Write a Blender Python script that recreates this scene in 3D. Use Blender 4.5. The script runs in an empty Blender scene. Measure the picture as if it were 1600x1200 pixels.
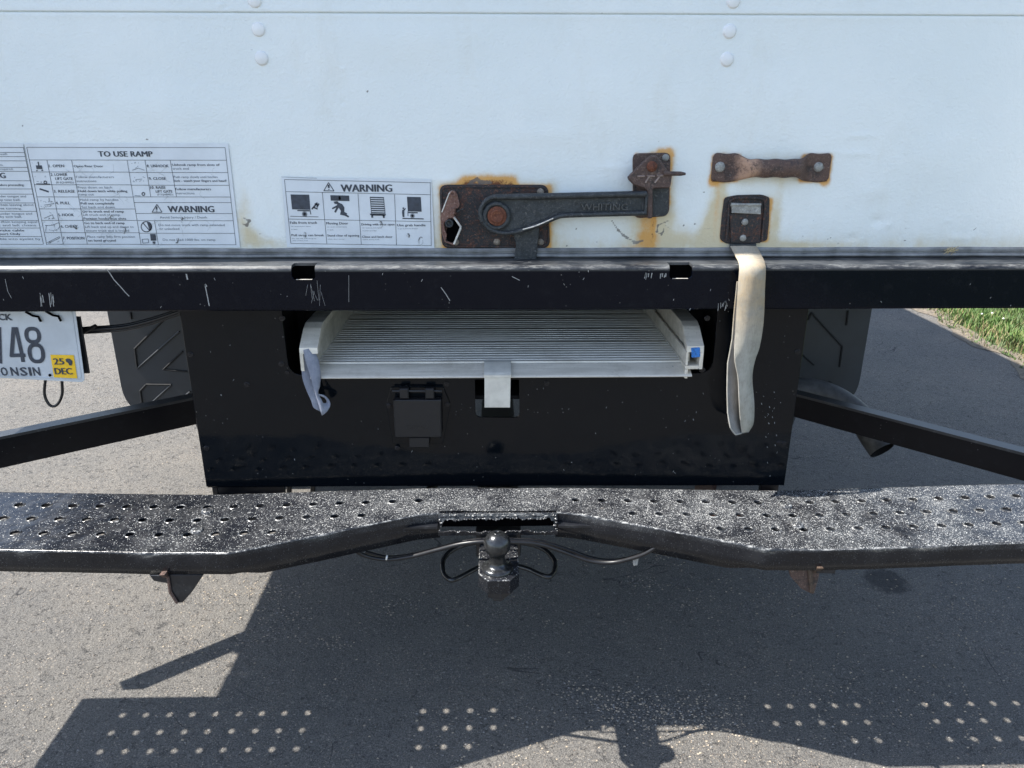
import bpy, math, random
import numpy as np
from mathutils import Vector, Matrix
from mathutils.geometry import tessellate_polygon
random.seed(7)
RNG = np.random.default_rng(7)
S = bpy.context.scene
# ------------------------------------------------------------------ camera
CAM_H, FPX = 1.31, 1180.0
PITCH, YAW, ROLL = math.radians(20), math.radians(1.2), math.radians(0.1)
fw = Vector((math.sin(YAW)*math.cos(PITCH), math.cos(YAW)*math.cos(PITCH), -math.sin(PITCH)))
rt = Vector((math.cos(YAW), -math.sin(YAW), 0)); up = rt.cross(fw)
rt2 = rt*math.cos(ROLL)+up*math.sin(ROLL); up2 = up*math.cos(ROLL)-rt*math.sin(ROLL)
cd = bpy.data.cameras.new("camera"); cam = bpy.data.objects.new("camera", cd)
S.collection.objects.link(cam); S.camera = cam
cd.sensor_width = 36; cd.lens = 36*FPX/1600; cd.clip_start = 0.05; cd.clip_end = 600
M = Matrix((rt2, up2, -fw)).transposed().to_4x4(); M.translation = (0, 0, CAM_H)
cam.matrix_world = M
# ------------------------------------------------------------------ light
world = bpy.data.worlds.new("World"); S.world = world; world.use_nodes = True
nt = world.node_tree; bg = nt.nodes['Background']
sky = nt.nodes.new('ShaderNodeTexSky'); sky.sky_type = 'NISHITA'; sky.sun_disc = False
SUN_D = Vector((.3575, .024, -.55)).normalized()
sky.sun_elevation = math.asin(-SUN_D.z); sky.sun_rotation = math.atan2(-SUN_D.x, -SUN_D.y)
sky.air_density = 1.0; sky.dust_density = 0.6; sky.ozone_density = 1.5
hs = nt.nodes.new('ShaderNodeHueSaturation'); hs.inputs['Saturation'].default_value = .84
nt.links.new(sky.outputs[0], hs.inputs['Color']); nt.links.new(hs.outputs[0], bg.inputs[0]); bg.inputs[1].default_value = 0.13
sl = bpy.data.lights.new("sun", 'SUN'); sl.energy = 5.0; sl.angle = math.radians(.53); sl.color = (1, .955, .88)
sun = bpy.data.objects.new("sun", sl); S.collection.objects.link(sun)
sun.rotation_euler = SUN_D.to_track_quat('-Z', 'Y').to_euler(); sun.location = (-4, 0, 8)
S.view_settings.view_transform = 'Standard'; S.view_settings.look = 'None'
S.view_settings.exposure = 1.24; S.view_settings.gamma = 1
S.render.resolution_x = 1024; S.render.resolution_y = 768
S.render.engine = 'CYCLES'

# measured points: a pixel of the 1600x1200 survey picture carried onto a real plane
def ray(px, py): return fw+rt2*((px-800)/FPX)+up2*((600-py)/FPX)
def atY(px, py, Y):
    d = ray(px, py); t = Y/d.y; return Vector((d.x*t, Y, CAM_H+d.z*t))
def atZ(px, py, Z):
    d = ray(px, py); t = (Z-CAM_H)/d.z; return Vector((d.x*t, d.y*t, Z))
def xz(px, py, Y): p = atY(px, py, Y); return (p.x, p.z)

# ------------------------------------------------------------------ node materials
class N:
    def __init__(s, name):
        s.m = bpy.data.materials.new(name); s.m.use_nodes = True; s.t = s.m.node_tree
        s.b = s.t.nodes['Principled BSDF']; s._c = None
    def n(s, ty, **kw):
        o = s.t.nodes.new('ShaderNode'+ty)
        for k, v in kw.items(): setattr(o, k, v)
        return o
    def set(s, sock, v):
        if isinstance(v, bpy.types.NodeSocket): s.t.links.new(v, sock)
        else: sock.default_value = v
    @property
    def co(s):
        if s._c is None: s._c = s.n('TexCoord').outputs['Object']
        return s._c
    def map(s, scale=(1, 1, 1), rot=(0, 0, 0), loc=(0, 0, 0)):
        o = s.n('Mapping'); s.set(o.inputs[0], s.co); o.inputs['Scale'].default_value = scale
        o.inputs['Rotation'].default_value = rot; o.inputs['Location'].default_value = loc; return o.outputs[0]
    def noise(s, scale, detail=4, rough=.55, vec=None, dist=0):
        o = s.n('TexNoise'); s.set(o.inputs['Vector'], vec or s.co)
        o.inputs['Scale'].default_value = scale; o.inputs['Detail'].default_value = detail
        o.inputs['Roughness'].default_value = rough; o.inputs['Distortion'].default_value = dist; return o.outputs[0]
    def vor(s, scale, out='Distance', feat='F1', vec=None, rnd=1.0):
        o = s.n('TexVoronoi', feature=feat); s.set(o.inputs['Vector'], vec or s.co)
        o.inputs['Scale'].default_value = scale; o.inputs['Randomness'].default_value = rnd; return o.outputs[out]
    def math(s, op, a, b=0.0, c=None, clamp=False):
        o = s.n('Math', operation=op, use_clamp=clamp); s.set(o.inputs[0], a); s.set(o.inputs[1], b)
        if c is not None: s.set(o.inputs[2], c)
        return o.outputs[0]
    def sstep(s, v, lo, hi, a=0.0, b=1.0):
        o = s.n('MapRange', interpolation_type='SMOOTHSTEP'); s.set(o.inputs['Value'], v)
        o.inputs['From Min'].default_value = lo; o.inputs['From Max'].default_value = hi
        o.inputs['To Min'].default_value = a; o.inputs['To Max'].default_value = b; return o.outputs[0]
    def mix(s, f, a, b, mode='MIX'):
        o = s.n('Mix', data_type='RGBA', blend_type=mode)
        s.set(o.inputs[0], f)
        for i, v in ((6, a), (7, b)):
            if isinstance(v, tuple) and len(v) == 3: v = v+(1,)
            s.set(o.inputs[i], v)
        return o.outputs[2]
    def fmix(s, f, a, b):
        o = s.n('Mix', data_type='FLOAT'); s.set(o.inputs[0], f); s.set(o.inputs[2], a); s.set(o.inputs[3], b); return o.outputs[0]
    def sep(s, v=None, i=0):
        o = s.n('SeparateXYZ'); s.set(o.inputs[0], v or s.co); return o.outputs[i]
    def attr(s, name):
        o = s.n('Attribute', attribute_name=name); return o
    def bump(s, h, strength=.3, dist=.002, nrm=None):
        o = s.n('Bump'); s.set(o.inputs['Height'], h); o.inputs['Strength'].default_value = strength
        o.inputs['Distance'].default_value = dist
        if nrm: s.set(o.inputs['Normal'], nrm)
        return o.outputs[0]
    def out(s, base=None, rough=None, metal=None, nrm=None, spec=None, **kw):
        if base is not None:
            if isinstance(base, tuple) and len(base) == 3: base = base+(1,)
            s.set(s.b.inputs['Base Color'], base)
        if rough is not None: s.set(s.b.inputs['Roughness'], rough)
        if metal is not None: s.set(s.b.inputs['Metallic'], metal)
        if nrm is not None: s.set(s.b.inputs['Normal'], nrm)
        if spec is not None: s.set(s.b.inputs['Specular IOR Level'], spec)
        for k, v in kw.items(): s.set(s.b.inputs[k], v)
        return s.m
def simple(name, col, rough=.5, metal=0.0, var=.25, vs=60, bs=.15, bd=.001, spec=None):
    n = N(name); k = n.noise(vs, 5, .6)
    c = n.mix(n.sstep(k, .3, .7), tuple(x*(1-var) for x in col), tuple(min(1, x*(1+var)) for x in col))
    return n.out(c, n.fmix(k, rough*.8, min(1, rough*1.2)), metal, n.bump(n.noise(vs*3, 4), bs, bd), spec)

def mat_door():
    n = N('white_door_paint'); a = n.attr('stain')
    sp = n.n('SeparateColor'); n.set(sp.inputs[0], a.outputs['Color'])
    R, G, B = sp.outputs[0], sp.outputs[1], sp.outputs[2]
    nz = n.noise(55, 6, .68); nv = n.noise(40, 5, .65, vec=n.map((1, 1, .18))); nf = n.noise(320, 4, .7)
    base = n.mix(n.sstep(n.noise(3.5, 5, .6), .35, .7), (.755, .80, .80), (.80, .835, .83))
    g = n.sstep(n.math('MULTIPLY', G, n.math('ADD', n.math('MULTIPLY', nv, .9), n.math('MULTIPLY', nz, 1.0))), .12, 1.0)
    c = n.mix(n.math('MULTIPLY', g, .85), base, (.60, .50, .30))
    r1 = n.sstep(n.math('MULTIPLY', R, n.math('ADD', n.math('MULTIPLY', nz, 1.5), n.math('MULTIPLY', nf, .35))), .12, .62)
    c = n.mix(n.math('MULTIPLY', r1, .9), c, (.66, .33, .075))
    r2 = n.sstep(n.math('MULTIPLY', R, n.math('ADD', n.math('MULTIPLY', nz, .8), n.math('MULTIPLY', nf, .5))), .56, .86)
    c = n.mix(r2, c, (.15, .055, .022))
    d = n.sstep(n.math('MULTIPLY', B, n.math('ADD', nf, .35)), .3, .6)
    c = n.mix(n.math('MULTIPLY', d, .85), c, (.13, .12, .11))
    # scattered specks of dirt and chipped paint
    sk = n.vor(26, 'Distance'); sc = n.n('SeparateColor'); n.set(sc.inputs[0], n.vor(26, 'Color'))
    s1 = n.math('MULTIPLY', n.sstep(sk, .035, .06, 1, 0), n.sstep(sc.outputs[0], .90, .92))
    c = n.mix(n.math('MULTIPLY', s1, .6), c, (.25, .25, .24))
    dust = n.math('MULTIPLY', n.sstep(n.noise(9, 6, .7, vec=n.map((1, 1, .4))), .52, .72), .25)
    c = n.mix(dust, c, (.66, .66, .60))
    op = n.noise(330, 3, .5); wv = n.noise(14, 3, .5)
    hh = n.math('ADD', n.math('MULTIPLY', op, .5), n.math('MULTIPLY', wv, 1.3))
    hh = n.math('ADD', hh, n.math('MULTIPLY', n.vor(170, 'Distance', 'SMOOTH_F1'), .35))
    return n.out(c, n.fmix(r1, .33, .85), 0, n.bump(hh, .8, .0015))
def mat_black(name, base=(.010, .012, .016), rough=.10, wave=.35, edge=None, scuff=.0, spec=.5):
    n = N(name); nz = n.noise(220, 4, .6); lo = n.noise(4.5, 2, .5)
    c = base+(1,); r = rough
    sp = n.noise(900, 2, .6); dustm = n.sstep(n.noise(38, 7, .75), .50, .85)
    c = n.mix(n.math('MULTIPLY', dustm, .10+scuff), base, (.16, .165, .17))
    fl = n.math('MULTIPLY', n.sstep(n.vor(75, 'Distance'), .05, .10, 1, 0), n.sstep(n.noise(9, 3, .6), .50, .60))
    c = n.mix(n.math('MULTIPLY', fl, .35), c, (.35, .34, .32))
    r = n.math('ADD', n.math('MULTIPLY', dustm, .22), rough)
    if edge:   # strip at the rounded arris: chipped paint, plus grey painted as its sheen
        z = n.sep(None, 2); e = n.math('MULTIPLY', n.sstep(z, edge[0], edge[0]+.010), n.sstep(z, edge[1], edge[1]+.001, 1, 0))
        w = n.math('MULTIPLY', e, n.sstep(n.noise(420, 5, .75, vec=n.map((.22, 1, 1))), .63, .76))
        w2 = n.math('MULTIPLY', e, n.sstep(n.noise(10, 7, .75, vec=n.map((.5, 1, 1))), .36, .62))
        c = n.mix(n.math('MULTIPLY', w2, .65), c, (.105, .11, .115)); c = n.mix(n.math('MULTIPLY', w, .85), c, (.62, .61, .57))
        r = n.math('ADD', r, n.math('MULTIPLY', e, .16))
    if edge:
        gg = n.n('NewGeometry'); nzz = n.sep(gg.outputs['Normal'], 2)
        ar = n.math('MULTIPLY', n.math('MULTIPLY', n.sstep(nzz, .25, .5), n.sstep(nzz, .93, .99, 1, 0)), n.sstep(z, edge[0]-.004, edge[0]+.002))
        wear_hl = n.math('MULTIPLY', ar, n.sstep(n.noise(170, 6, .8, vec=n.map((.18, 1, 1))), .47, .66)); c = n.mix(n.math('MULTIPLY', wear_hl, .5), c, (.30, .30, .29))  # pale streaks paint the bright highlight along the arris
        e = n.math('MULTIPLY', e, n.sstep(n.sep(None, 0), -.55, .35, 1.0, .45))
        spec = n.fmix(e, spec, .6); r = n.math('ADD', r, n.math('MULTIPLY', e, .10))
    h = n.math('ADD', n.math('MULTIPLY', lo, wave*4), n.math('MULTIPLY', nz, .06))
    h = n.math('ADD', h, n.math('MULTIPLY', n.noise(60, 2), .05))
    return n.out(c, r, 0, n.bump(h, 1.0, .0012), spec)
def mat_step(name='grit_and_glint_step_paint', zlo=.5415):
    n = N(name)
    x = n.sep(None, 0); y = n.sep(None, 1); z = n.sep(None, 2)
    side = n.sstep(x, -.75, -.05, .0, 1.0)
    side = n.math('ADD', side, n.math('MULTIPLY', n.sstep(n.noise(7, 5, .65), .35, .7), .5))
    side = n.math('MULTIPLY', side, n.sstep(z, zlo, zlo+.007)) if zlo else .12
    side = n.math('MULTIPLY', side, n.sstep(n.noise(11, 7, .8), .36, .60, .12, 1.0))
    cell = n.n('SeparateColor'); n.set(cell.inputs[0], n.vor(760, 'Color')); rnd = cell.outputs[0]
    thr = n.math('SUBTRACT', .965, n.math('MULTIPLY', side, .22))
    grit = n.math('GREATER_THAN', rnd, thr)  # pale flecks: grit, and sun glitter painted in, denser to the right
    cell2 = n.n('SeparateColor'); n.set(cell2.inputs[0], n.vor(210, 'Color'))
    chip = n.math('MULTIPLY', n.math('GREATER_THAN', cell2.outputs[0], n.math('SUBTRACT', .992, n.math('MULTIPLY', side, .022))), n.sstep(n.vor(210, 'Distance'), .25, .45, 1, 0))
    gm = n.math('MAXIMUM', grit, chip)
    gc = n.mix(n.math('POWER', cell.outputs[1], 2.2), (.06, .065, .075), (.66, .66, .64))
    g_ = n.n('NewGeometry'); fl_ = n.sstep(n.sep(g_.outputs['Normal'], 2), .3, .8)
    dust = n.math('MULTIPLY', n.sstep(n.noise(28, 7, .75), .40, .80), n.fmix(fl_, .10, .45))
    c = n.mix(dust, (.007, .008, .011), (.11, .11, .11))
    c = n.mix(n.math('MULTIPLY', n.math('MULTIPLY', side, n.noise(400, 3, .8)), .22), c, (.20, .21, .22))
    up_ = n.n('NewGeometry'); nzv = n.sep(up_.outputs['Normal'], 2); flat = n.sstep(nzv, .25, .75)
    c = n.mix(n.math('MULTIPLY', gm, n.fmix(flat, .12, .95)), c, gc)
    # chipped arris with its bright highlight painted in, rusty run marks
    ar = n.math('MULTIPLY', n.sstep(nzv, .15, .5), n.sstep(nzv, .85, .97, 1, 0))
    wear_hl = n.math('MULTIPLY', ar, n.sstep(n.noise(160, 6, .8, vec=n.map((.3, 1, 1))), .50, .64))
    c = n.mix(n.math('MULTIPLY', wear_hl, .8), c, (.46, .46, .45))
    rust = n.math('MULTIPLY', n.sstep(n.noise(22, 6, .75, vec=n.map((1, 1, .4))), .68, .74), .6)
    c = n.mix(rust, c, (.16, .13, .11))
    h = n.math('ADD', n.math('MULTIPLY', n.noise(420, 3, .7), n.math('ADD', n.math('MULTIPLY', side, .8), .15)), n.math('MULTIPLY', n.noise(26, 4, .6), 2.2))
    h = n.math('ADD', h, n.math('MULTIPLY', gm, .5))
    return n.out(c, n.fmix(gm, .20, .35), 0, n.bump(h, .8, .0007), .4)
def mat_asphalt():
    n = N('aged_asphalt')
    wob = n.n('VectorMath', operation='ADD'); wn = n.n('TexNoise'); n.set(wn.inputs['Vector'], n.co); wn.inputs['Scale'].default_value = 60
    wsc = n.n('VectorMath', operation='SCALE'); n.set(wsc.inputs[0], wn.outputs['Color']); wsc.inputs['Scale'].default_value = .012
    n.set(wob.inputs[0], n.co); n.set(wob.inputs[1], wsc.outputs[0]); W = wob.outputs[0]
    v1 = n.n('SeparateColor'); n.set(v1.inputs[0], n.vor(105, 'Color', vec=W)); d1 = n.vor(105, 'Distance', vec=W)
    e1 = n.vor(105, 'Distance', 'DISTANCE_TO_EDGE', vec=W)
    v2 = n.n('SeparateColor'); n.set(v2.inputs[0], n.vor(190, 'Color', vec=W)); d2 = n.vor(190, 'Distance', vec=W)
    fine = n.noise(300, 4, .8); big = n.noise(1.3, 5, .6); mid = n.noise(9, 6, .72); coarse = n.noise(34, 5, .7)
    c = n.mix(n.sstep(big, .35, .7), (.116, .110, .102), (.158, .146, .130))
    c = n.mix(n.math('MULTIPLY', n.sstep(mid, .38, .68), .45), c, (.078, .079, .082))
    c = n.mix(n.math('MULTIPLY', n.sstep(fine, .46, .60), .75), c, (.27, .255, .232))
    c = n.mix(n.math('MULTIPLY', n.sstep(n.noise(190, 4, .75, vec=n.map((1, 1, 1), (0, 0, 0), (7, 3, 0))), .53, .62), .75), c, (.045, .045, .049))
    st = n.math('MULTIPLY', n.math('GREATER_THAN', v1.outputs[0], .74), n.sstep(d1, .22, .46, 1, 0))
    c = n.mix(n.math('MULTIPLY', st, .75), c, n.mix(v1.outputs[1], (.065, .064, .064), (.30, .27, .235)))
    patch = n.sstep(n.math('ADD', n.noise(2.6, 4, .65), n.math('MULTIPLY', mid, .35)), .62, .80)
    st2 = n.math('MULTIPLY', n.math('GREATER_THAN', v2.outputs[0], n.math('SUBTRACT', .955, n.math('MULTIPLY', patch, .55))), n.sstep(d2, .25, .42, 1, 0))
    c = n.mix(n.math('MULTIPLY', st2, .85), c, n.mix(v2.outputs[1], (.22, .175, .14), (.42, .37, .31)))
    rg = n.math('ABSOLUTE', n.math('SUBTRACT', n.noise(44, 4, .62, dist=.6), .5))
    crev = n.math('MULTIPLY', n.sstep(rg, .003, .020, 1, 0), n.sstep(n.noise(38, 4, .7, vec=n.map((1, 1, 1), (0, 0, .5), (3, 1, 0))), .50, .60))
    pit = n.math('MAXIMUM', crev, n.sstep(n.noise(120, 5, .7), .31, .37, 1, 0))
    c = n.mix(n.math('MULTIPLY', pit, .65), c, (.036, .036, .040))
    stain = n.math('MULTIPLY', n.sstep(n.vor(1.1, 'Distance'), .06, .10, 1, 0), n.sstep(mid, .35, .6))
    c = n.mix(n.math('MULTIPLY', stain, .7), c, (.03, .031, .034))
    ob = n.n('VectorMath', operation='DISTANCE'); n.set(ob.inputs[0], n.co); ob.inputs[1].default_value = atZ(1385, 908, 0)
    blot = n.sstep(n.math('ADD', ob.outputs['Value'], n.math('MULTIPLY', n.math('SUBTRACT', coarse, .5), .09)), .045, .075, 1, 0)
    c = n.mix(n.math('MULTIPLY', blot, .7), c, (.022, .022, .026))
    vc = n.noise(1.9, 2, .5, dist=1.5); crk = n.math('MULTIPLY', n.sstep(n.math('ABSOLUTE', n.math('SUBTRACT', vc, .5)), .0006, .0022, 1, 0), n.sstep(mid, .45, .55))
    c = n.mix(n.math('MULTIPLY', crk, .8), c, (.03, .03, .032))
    h = n.math('ADD', n.math('MULTIPLY', coarse, 2.0), n.math('MULTIPLY', n.noise(95, 5, .7), 1.5))
    h = n.math('ADD', h, n.math('MULTIPLY', fine, .9)); h = n.math('ADD', h, n.math('MULTIPLY', st, .22))
    h = n.math('ADD', h, n.math('MULTIPLY', st2, .4)); h = n.math('SUBTRACT', h, n.math('MULTIPLY', crev, 1.1))
    return n.out(c, .86, 0, n.bump(h, 1.0, .0042), .3)
def mat_rust(name, dark=(.030, .022, .020), mid=(.10, .042, .025), hi=(.26, .13, .09), amt=.5, rough=.55, patch=False):
    n = N(name); a = n.noise(42, 7, .75); b = n.noise(210, 6, .75); f = n.noise(520, 4, .8)
    c = n.mix(n.sstep(n.math('ADD', n.math('MULTIPLY', a, .75), n.math('MULTIPLY', b, .25)), amt-.05, amt+.06), dark, mid)
    c = n.mix(n.math('MULTIPLY', n.sstep(b, .54, .66), .8), c, hi)
    c = n.mix(n.math('MULTIPLY', n.sstep(f, .60, .68), .55), c, tuple(min(1, v*2.2) for v in hi))
    c = n.mix(n.math('MULTIPLY', n.sstep(n.noise(85, 6, .8), .60, .68), .65), c, (.20, .19, .175))
    c = n.mix(n.math('MULTIPLY', n.sstep(n.noise(150, 5, .7, vec=n.map((1, 1, 1), (0, 0, 0), (5, 2, 1))), .60, .66), .7), c, tuple(v*.35 for v in dark))
    if patch:
        x = n.sep(None, 0); px_ = atY(1168, 260, 1.47).x
        m = n.math('MULTIPLY', n.sstep(n.math('ABSOLUTE', n.math('SUBTRACT', x, px_)), .008, .027, 1, 0), n.sstep(a, .38, .56)); c = n.mix(n.math('MULTIPLY', m, .7), c, (.58, .36, .24))
    h = n.math('ADD', b, n.math('MULTIPLY', a, 1.5))
    return n.out(c, n.fmix(a, rough*.6, rough*1.35), .12, n.bump(h, .9, .0020))
def mat_alu():
    n = N('weathered_aluminium'); st = n.noise(60, 5, .7, vec=n.map((.10, 1, 1))); a = n.noise(12, 6, .7); f = n.noise(260, 4, .7)
    c = n.mix(n.sstep(st, .3, .75), (.60, .565, .49), (.82, .775, .69)); c = n.mix(n.math('MULTIPLY', n.sstep(a, .45, .75), .5), c, (.36, .315, .25))
    c = n.mix(n.math('MULTIPLY', n.sstep(f, .58, .72), .35), c, (.18, .17, .16))
    z = n.sep(None, 2); y = n.sep(None, 1)
    gr = n.math('MULTIPLY', n.sstep(z, .8200, .8225, 1, 0), n.sstep(y, 1.4645, 1.466)); c = n.mix(n.math('MULTIPLY', gr, .65), c, (.13, .115, .095))
    return n.out(c, n.fmix(st, .35, .6), .2, n.bump(n.math('ADD', f, st), .35, .0006))
def mat_web(name, c1, c2, stain=None):
    n = N(name); z = n.sep(None, 2); x = n.sep(None, 0)
    w = n.n('TexWave', wave_type='BANDS', bands_direction='Z'); n.set(w.inputs[0], n.co); w.inputs['Scale'].default_value = 280; w.inputs['Distortion'].default_value = .6
    w2 = n.n('TexWave', wave_type='BANDS', bands_direction='X'); n.set(w2.inputs[0], n.co); w2.inputs['Scale'].default_value = 300
    a = n.noise(24, 5, .7)
    c = n.mix(n.sstep(a, .3, .7), c1, c2)
    if stain:
        s_ = n.math('MULTIPLY', n.sstep(z, .86, .98), n.sstep(z, 1.02, 1.06, 1, .6)); s_ = n.math('MULTIPLY', s_, n.sstep(a, .28, .62))
        c = n.mix(n.math('MULTIPLY', s_, .55), c, stain); c = n.mix(n.math('MULTIPLY', n.sstep(n.noise(60, 6, .75), .5, .7), .35), c, (.20, .19, .165))
    c = n.mix(n.math('MULTIPLY', n.sstep(n.noise(170, 6, .8, vec=n.map((2.2, 1, .35))), .48, .64), .30), c, tuple(v*.55 for v in c1)); c = n.mix(n.math('MULTIPLY', n.sstep(n.noise(9, 5, .7), .50, .66), .35), c, tuple(v*.62 for v in c1))
    wv = n.math('MULTIPLY', w.outputs['Fac'], w2.outputs['Fac'])
    c = n.mix(n.math('MULTIPLY', wv, .25), c, tuple(v*.6 for v in c1))
    return n.out(c, .9, 0, n.bump(wv, .5, .0006), .2)
DOOR = mat_door()
LABEL = simple('printed_label_film', (.66, .70, .74), .38, 0, .05, 22, .5, .0012)
INK = simple('label_ink', (.035, .045, .065), .45, 0, .3, 120, .05)
INK2 = simple('faded_label_ink', (.13, .155, .19), .5, 0, .25, 150, .05)
SEAL = simple('dusty_bottom_seal', (.21, .215, .22), .55, .2, .35, 26, .5, .001)
SEALD = simple('seal_groove_dirt', (.09, .09, .09), .8, 0, .4, 60)
GAPM = simple('black_rubber_and_gap_shade', (.0025, .0025, .003), 1.0, spec=0.0)
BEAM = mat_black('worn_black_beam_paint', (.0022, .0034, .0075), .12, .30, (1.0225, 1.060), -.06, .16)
PANEL = mat_black('glossy_black_panel_paint', (.0028, .0042, .0062), .07, 1.3, None, -.085, .26)
BRKT = mat_black('black_bracket_paint', (.012, .013, .016), .28, .2, None, .2)
BRACE = mat_black('black_brace_paint', (.005, .005, .007), .32, .15, None, -.04, .2)
BRACET = mat_black('sunlit_brace_top_paint', (.03, .031, .034), .35, .15, None, .6)  # paler copy of the brace paint, sunlight put into its colour
PLAST = simple('black_moulded_plastic', (.004, .004, .006), .5, 0, .2, 90)
RUBBER = simple('black_cable_rubber', (.009, .009, .011), .38, 0, .2, 60)
FLAP = simple('rubber_mud_flap', (.026, .030, .036), .6, 0, .2, 9, .3)
FLAPG = simple('mud_flap_groove', (.010, .011, .013), .8)
STEP = mat_step(); GRIT2 = mat_step('gritty_black_hitch_paint', None); ASPH = mat_asphalt()
RUSTP = mat_rust('rusted_latch_plate', (.020, .021, .024), (.075, .032, .022), (.22, .095, .055), .545)
RUSTB = mat_rust('brown_rusted_steel', (.035, .027, .026), (.085, .052, .043), (.24, .17, .14), .45)
RUSTO = mat_rust('orange_rusted_bolt', (.075, .026, .016), (.16, .055, .030), (.30, .13, .075), .45, .8)
CAST = mat_rust('dark_cast_iron', (.022, .027, .031), (.040, .046, .050), (.105, .105, .105), .5, .42)
PINKR = mat_rust('reddish_worn_steel', (.13, .060, .045), (.20, .105, .080), (.40, .31, .27), .45)
RIVET = mat_rust('dull_rivet_head', (.20, .17, .14), (.32, .27, .22), (.45, .40, .34), .5, .5)
ZINC = mat_rust('dull_zinc', (.24, .24, .23), (.33, .33, .31), (.50, .50, .48), .5, .45)
HANGR = mat_rust('brown_rusted_hanger', (.035, .026, .022), (.075, .050, .036), (.17, .12, .09), .45)
HANDR = mat_rust('handle_rust', (.045, .030, .028), (.10, .058, .045), (.22, .15, .12), .45, .5, True)
ALU = mat_alu(); WEARB = simple('worn_brown_high_spots', (.26, .20, .175), .45, .2, .3, 200)
CASTL = simple('relief_lit_iron_lettering', (.085, .088, .090), .45, .3, .4, 220)  # iron lightened in colour to stand in for shading of the relief
ALUC = simple('clean_aluminium_tab', (.62, .61, .56), .36, .25, .12, 30, .2)
BRIGHT = simple('rubbed_bright_steel', (.62, .60, .56), .4, .3, .25, 140, .4)
WEB = mat_web('dirty_white_webbing', (.36, .34, .29), (.47, .455, .41), (.44, .27, .09))
WEBIN = mat_web('inner_grey_webbing', (.20, .19, .18), (.28, .27, .26))
WEBB = mat_web('grey_blue_webbing', (.22, .24, .30), (.34, .36, .42))
BLUE = simple('blue_sticker_film', (.02, .16, .50), .4, 0, .4, 300)
YEL = simple('yellow_sticker_film', (.85, .52, .02), .4, 0, .06, 60)
PLATE = simple('reflective_plate_sheet', (.52, .56, .60), .32, .1, .10, 14, .15)
SCR = simple('bare_scratch', (.25, .26, .265), .6, 0, .2, 200)
BOLT = simple('black_oxide_bolt', (.03, .03, .034), .25, .7, .3, 300, .3)
BALL = simple('black_oily_steel', (.05, .052, .055), .22, .75, .3, 120, .3)
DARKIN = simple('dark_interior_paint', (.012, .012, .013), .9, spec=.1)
TYRE = simple('tyre_rubber', (.022, .022, .024), .85, 0, .2, 40, .5)
STEELW = simple('painted_wheel_steel', (.30, .30, .30), .5, .2)
PIPE = simple('exhaust_pipe_steel', (.07, .07, .07), .6, .3, .3, 40)
STRAW = simple('dry_straw', (.52, .42, .24), .9)

# ------------------------------------------------------------------ mesh helpers
class MB:
    def __init__(s): s.v = []; s.f = []; s.m = []; s.s = []; s.mats = []
    def mi(s, m):
        if m not in s.mats: s.mats.append(m)
        return s.mats.index(m)
    def add(s, V, F, mat, smooth=False):
        o = len(s.v); k = s.mi(mat); s.v += [tuple(p) for p in V]
        for f in F: s.f.append(tuple(i+o for i in f)); s.m.append(k); s.s.append(smooth)
        return s
    def build(s, name, parent=None, bevel=0):
        me = bpy.data.meshes.new(name); me.from_pydata(s.v, [], s.f)
        for m in s.mats: me.materials.append(m)
        me.polygons.foreach_set('material_index', s.m); me.polygons.foreach_set('use_smooth', s.s)
        me.validate(); me.update()
        o = bpy.data.objects.new(name, me); S.collection.objects.link(o)
        if parent:
            o.parent = parent; r = parent
            while r.parent: r = r.parent
            o.matrix_parent_inverse = Matrix.Translation(-r.location) if parent == r else Matrix.Identity(4)
        if bevel:
            b = o.modifiers.new('bevel', 'BEVEL'); b.width = bevel; b.segments = 2; b.limit_method = 'ANGLE'
        return o
def P3(Y):            # plate lying in the plane y=Y, its thickness going back from the camera side
    return lambda u, v, w: (u, Y+w, v)
def PZ(Z): return lambda u, v, w: (u, v, Z-w)
def area2(p): return sum(p[i][0]*p[(i+1) % len(p)][1]-p[(i+1) % len(p)][0]*p[i][1] for i in range(len(p)))
def inset(p, d):
    if area2(p) < 0: p = p[::-1]
    out = []; n = len(p)
    for i in range(n):
        a = Vector(p[i-1]); b = Vector(p[i]); c = Vector(p[(i+1) % n])
        e1 = (b-a).normalized(); e2 = (c-b).normalized(); n1 = Vector((-e1.y, e1.x)); n2 = Vector((-e2.y, e2.x))
        m = n1+n2; l = m.length
        m = n1 if l < 1e-6 else m/l
        k = d/max(.5, m.dot(n1)); out.append((b.x+m.x*k, b.y+m.y*k))
    return p, out
def plate(mb, poly, to3, th, mat, ch=0.0, holes=(), smooth_edge=False):
    if area2(poly) < 0: poly = poly[::-1]
    outer = [tuple(q) for q in poly]; top = outer
    if ch: outer, top = inset(outer, ch)
    loops = [top]+[list(h) for h in holes]
    flat = [p for l in loops for p in l]
    tris = tessellate_polygon([[Vector((p[0], p[1], 0)) for p in l] for l in loops])
    F = [tuple(t) for t in tris]
    fr = [to3(p[0], p[1], 0) for p in flat]; mb.add(fr, F, mat)
    loopb = [outer]+[list(h) for h in holes]; flatb = [p for l in loopb for p in l]
    mb.add([to3(p[0], p[1], th) for p in flatb], [t[::-1] for t in F], mat)
    rings = [[to3(p[0], p[1], 0) for p in top]]
    if ch: rings.append([to3(p[0], p[1], ch) for p in outer])
    rings.append([to3(p[0], p[1], th) for p in outer])
    strip(mb, rings, mat, True, smooth_edge)
    for h in holes: strip(mb, [[to3(p[0], p[1], 0) for p in h], [to3(p[0], p[1], th) for p in h]], mat, True, True)
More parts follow.
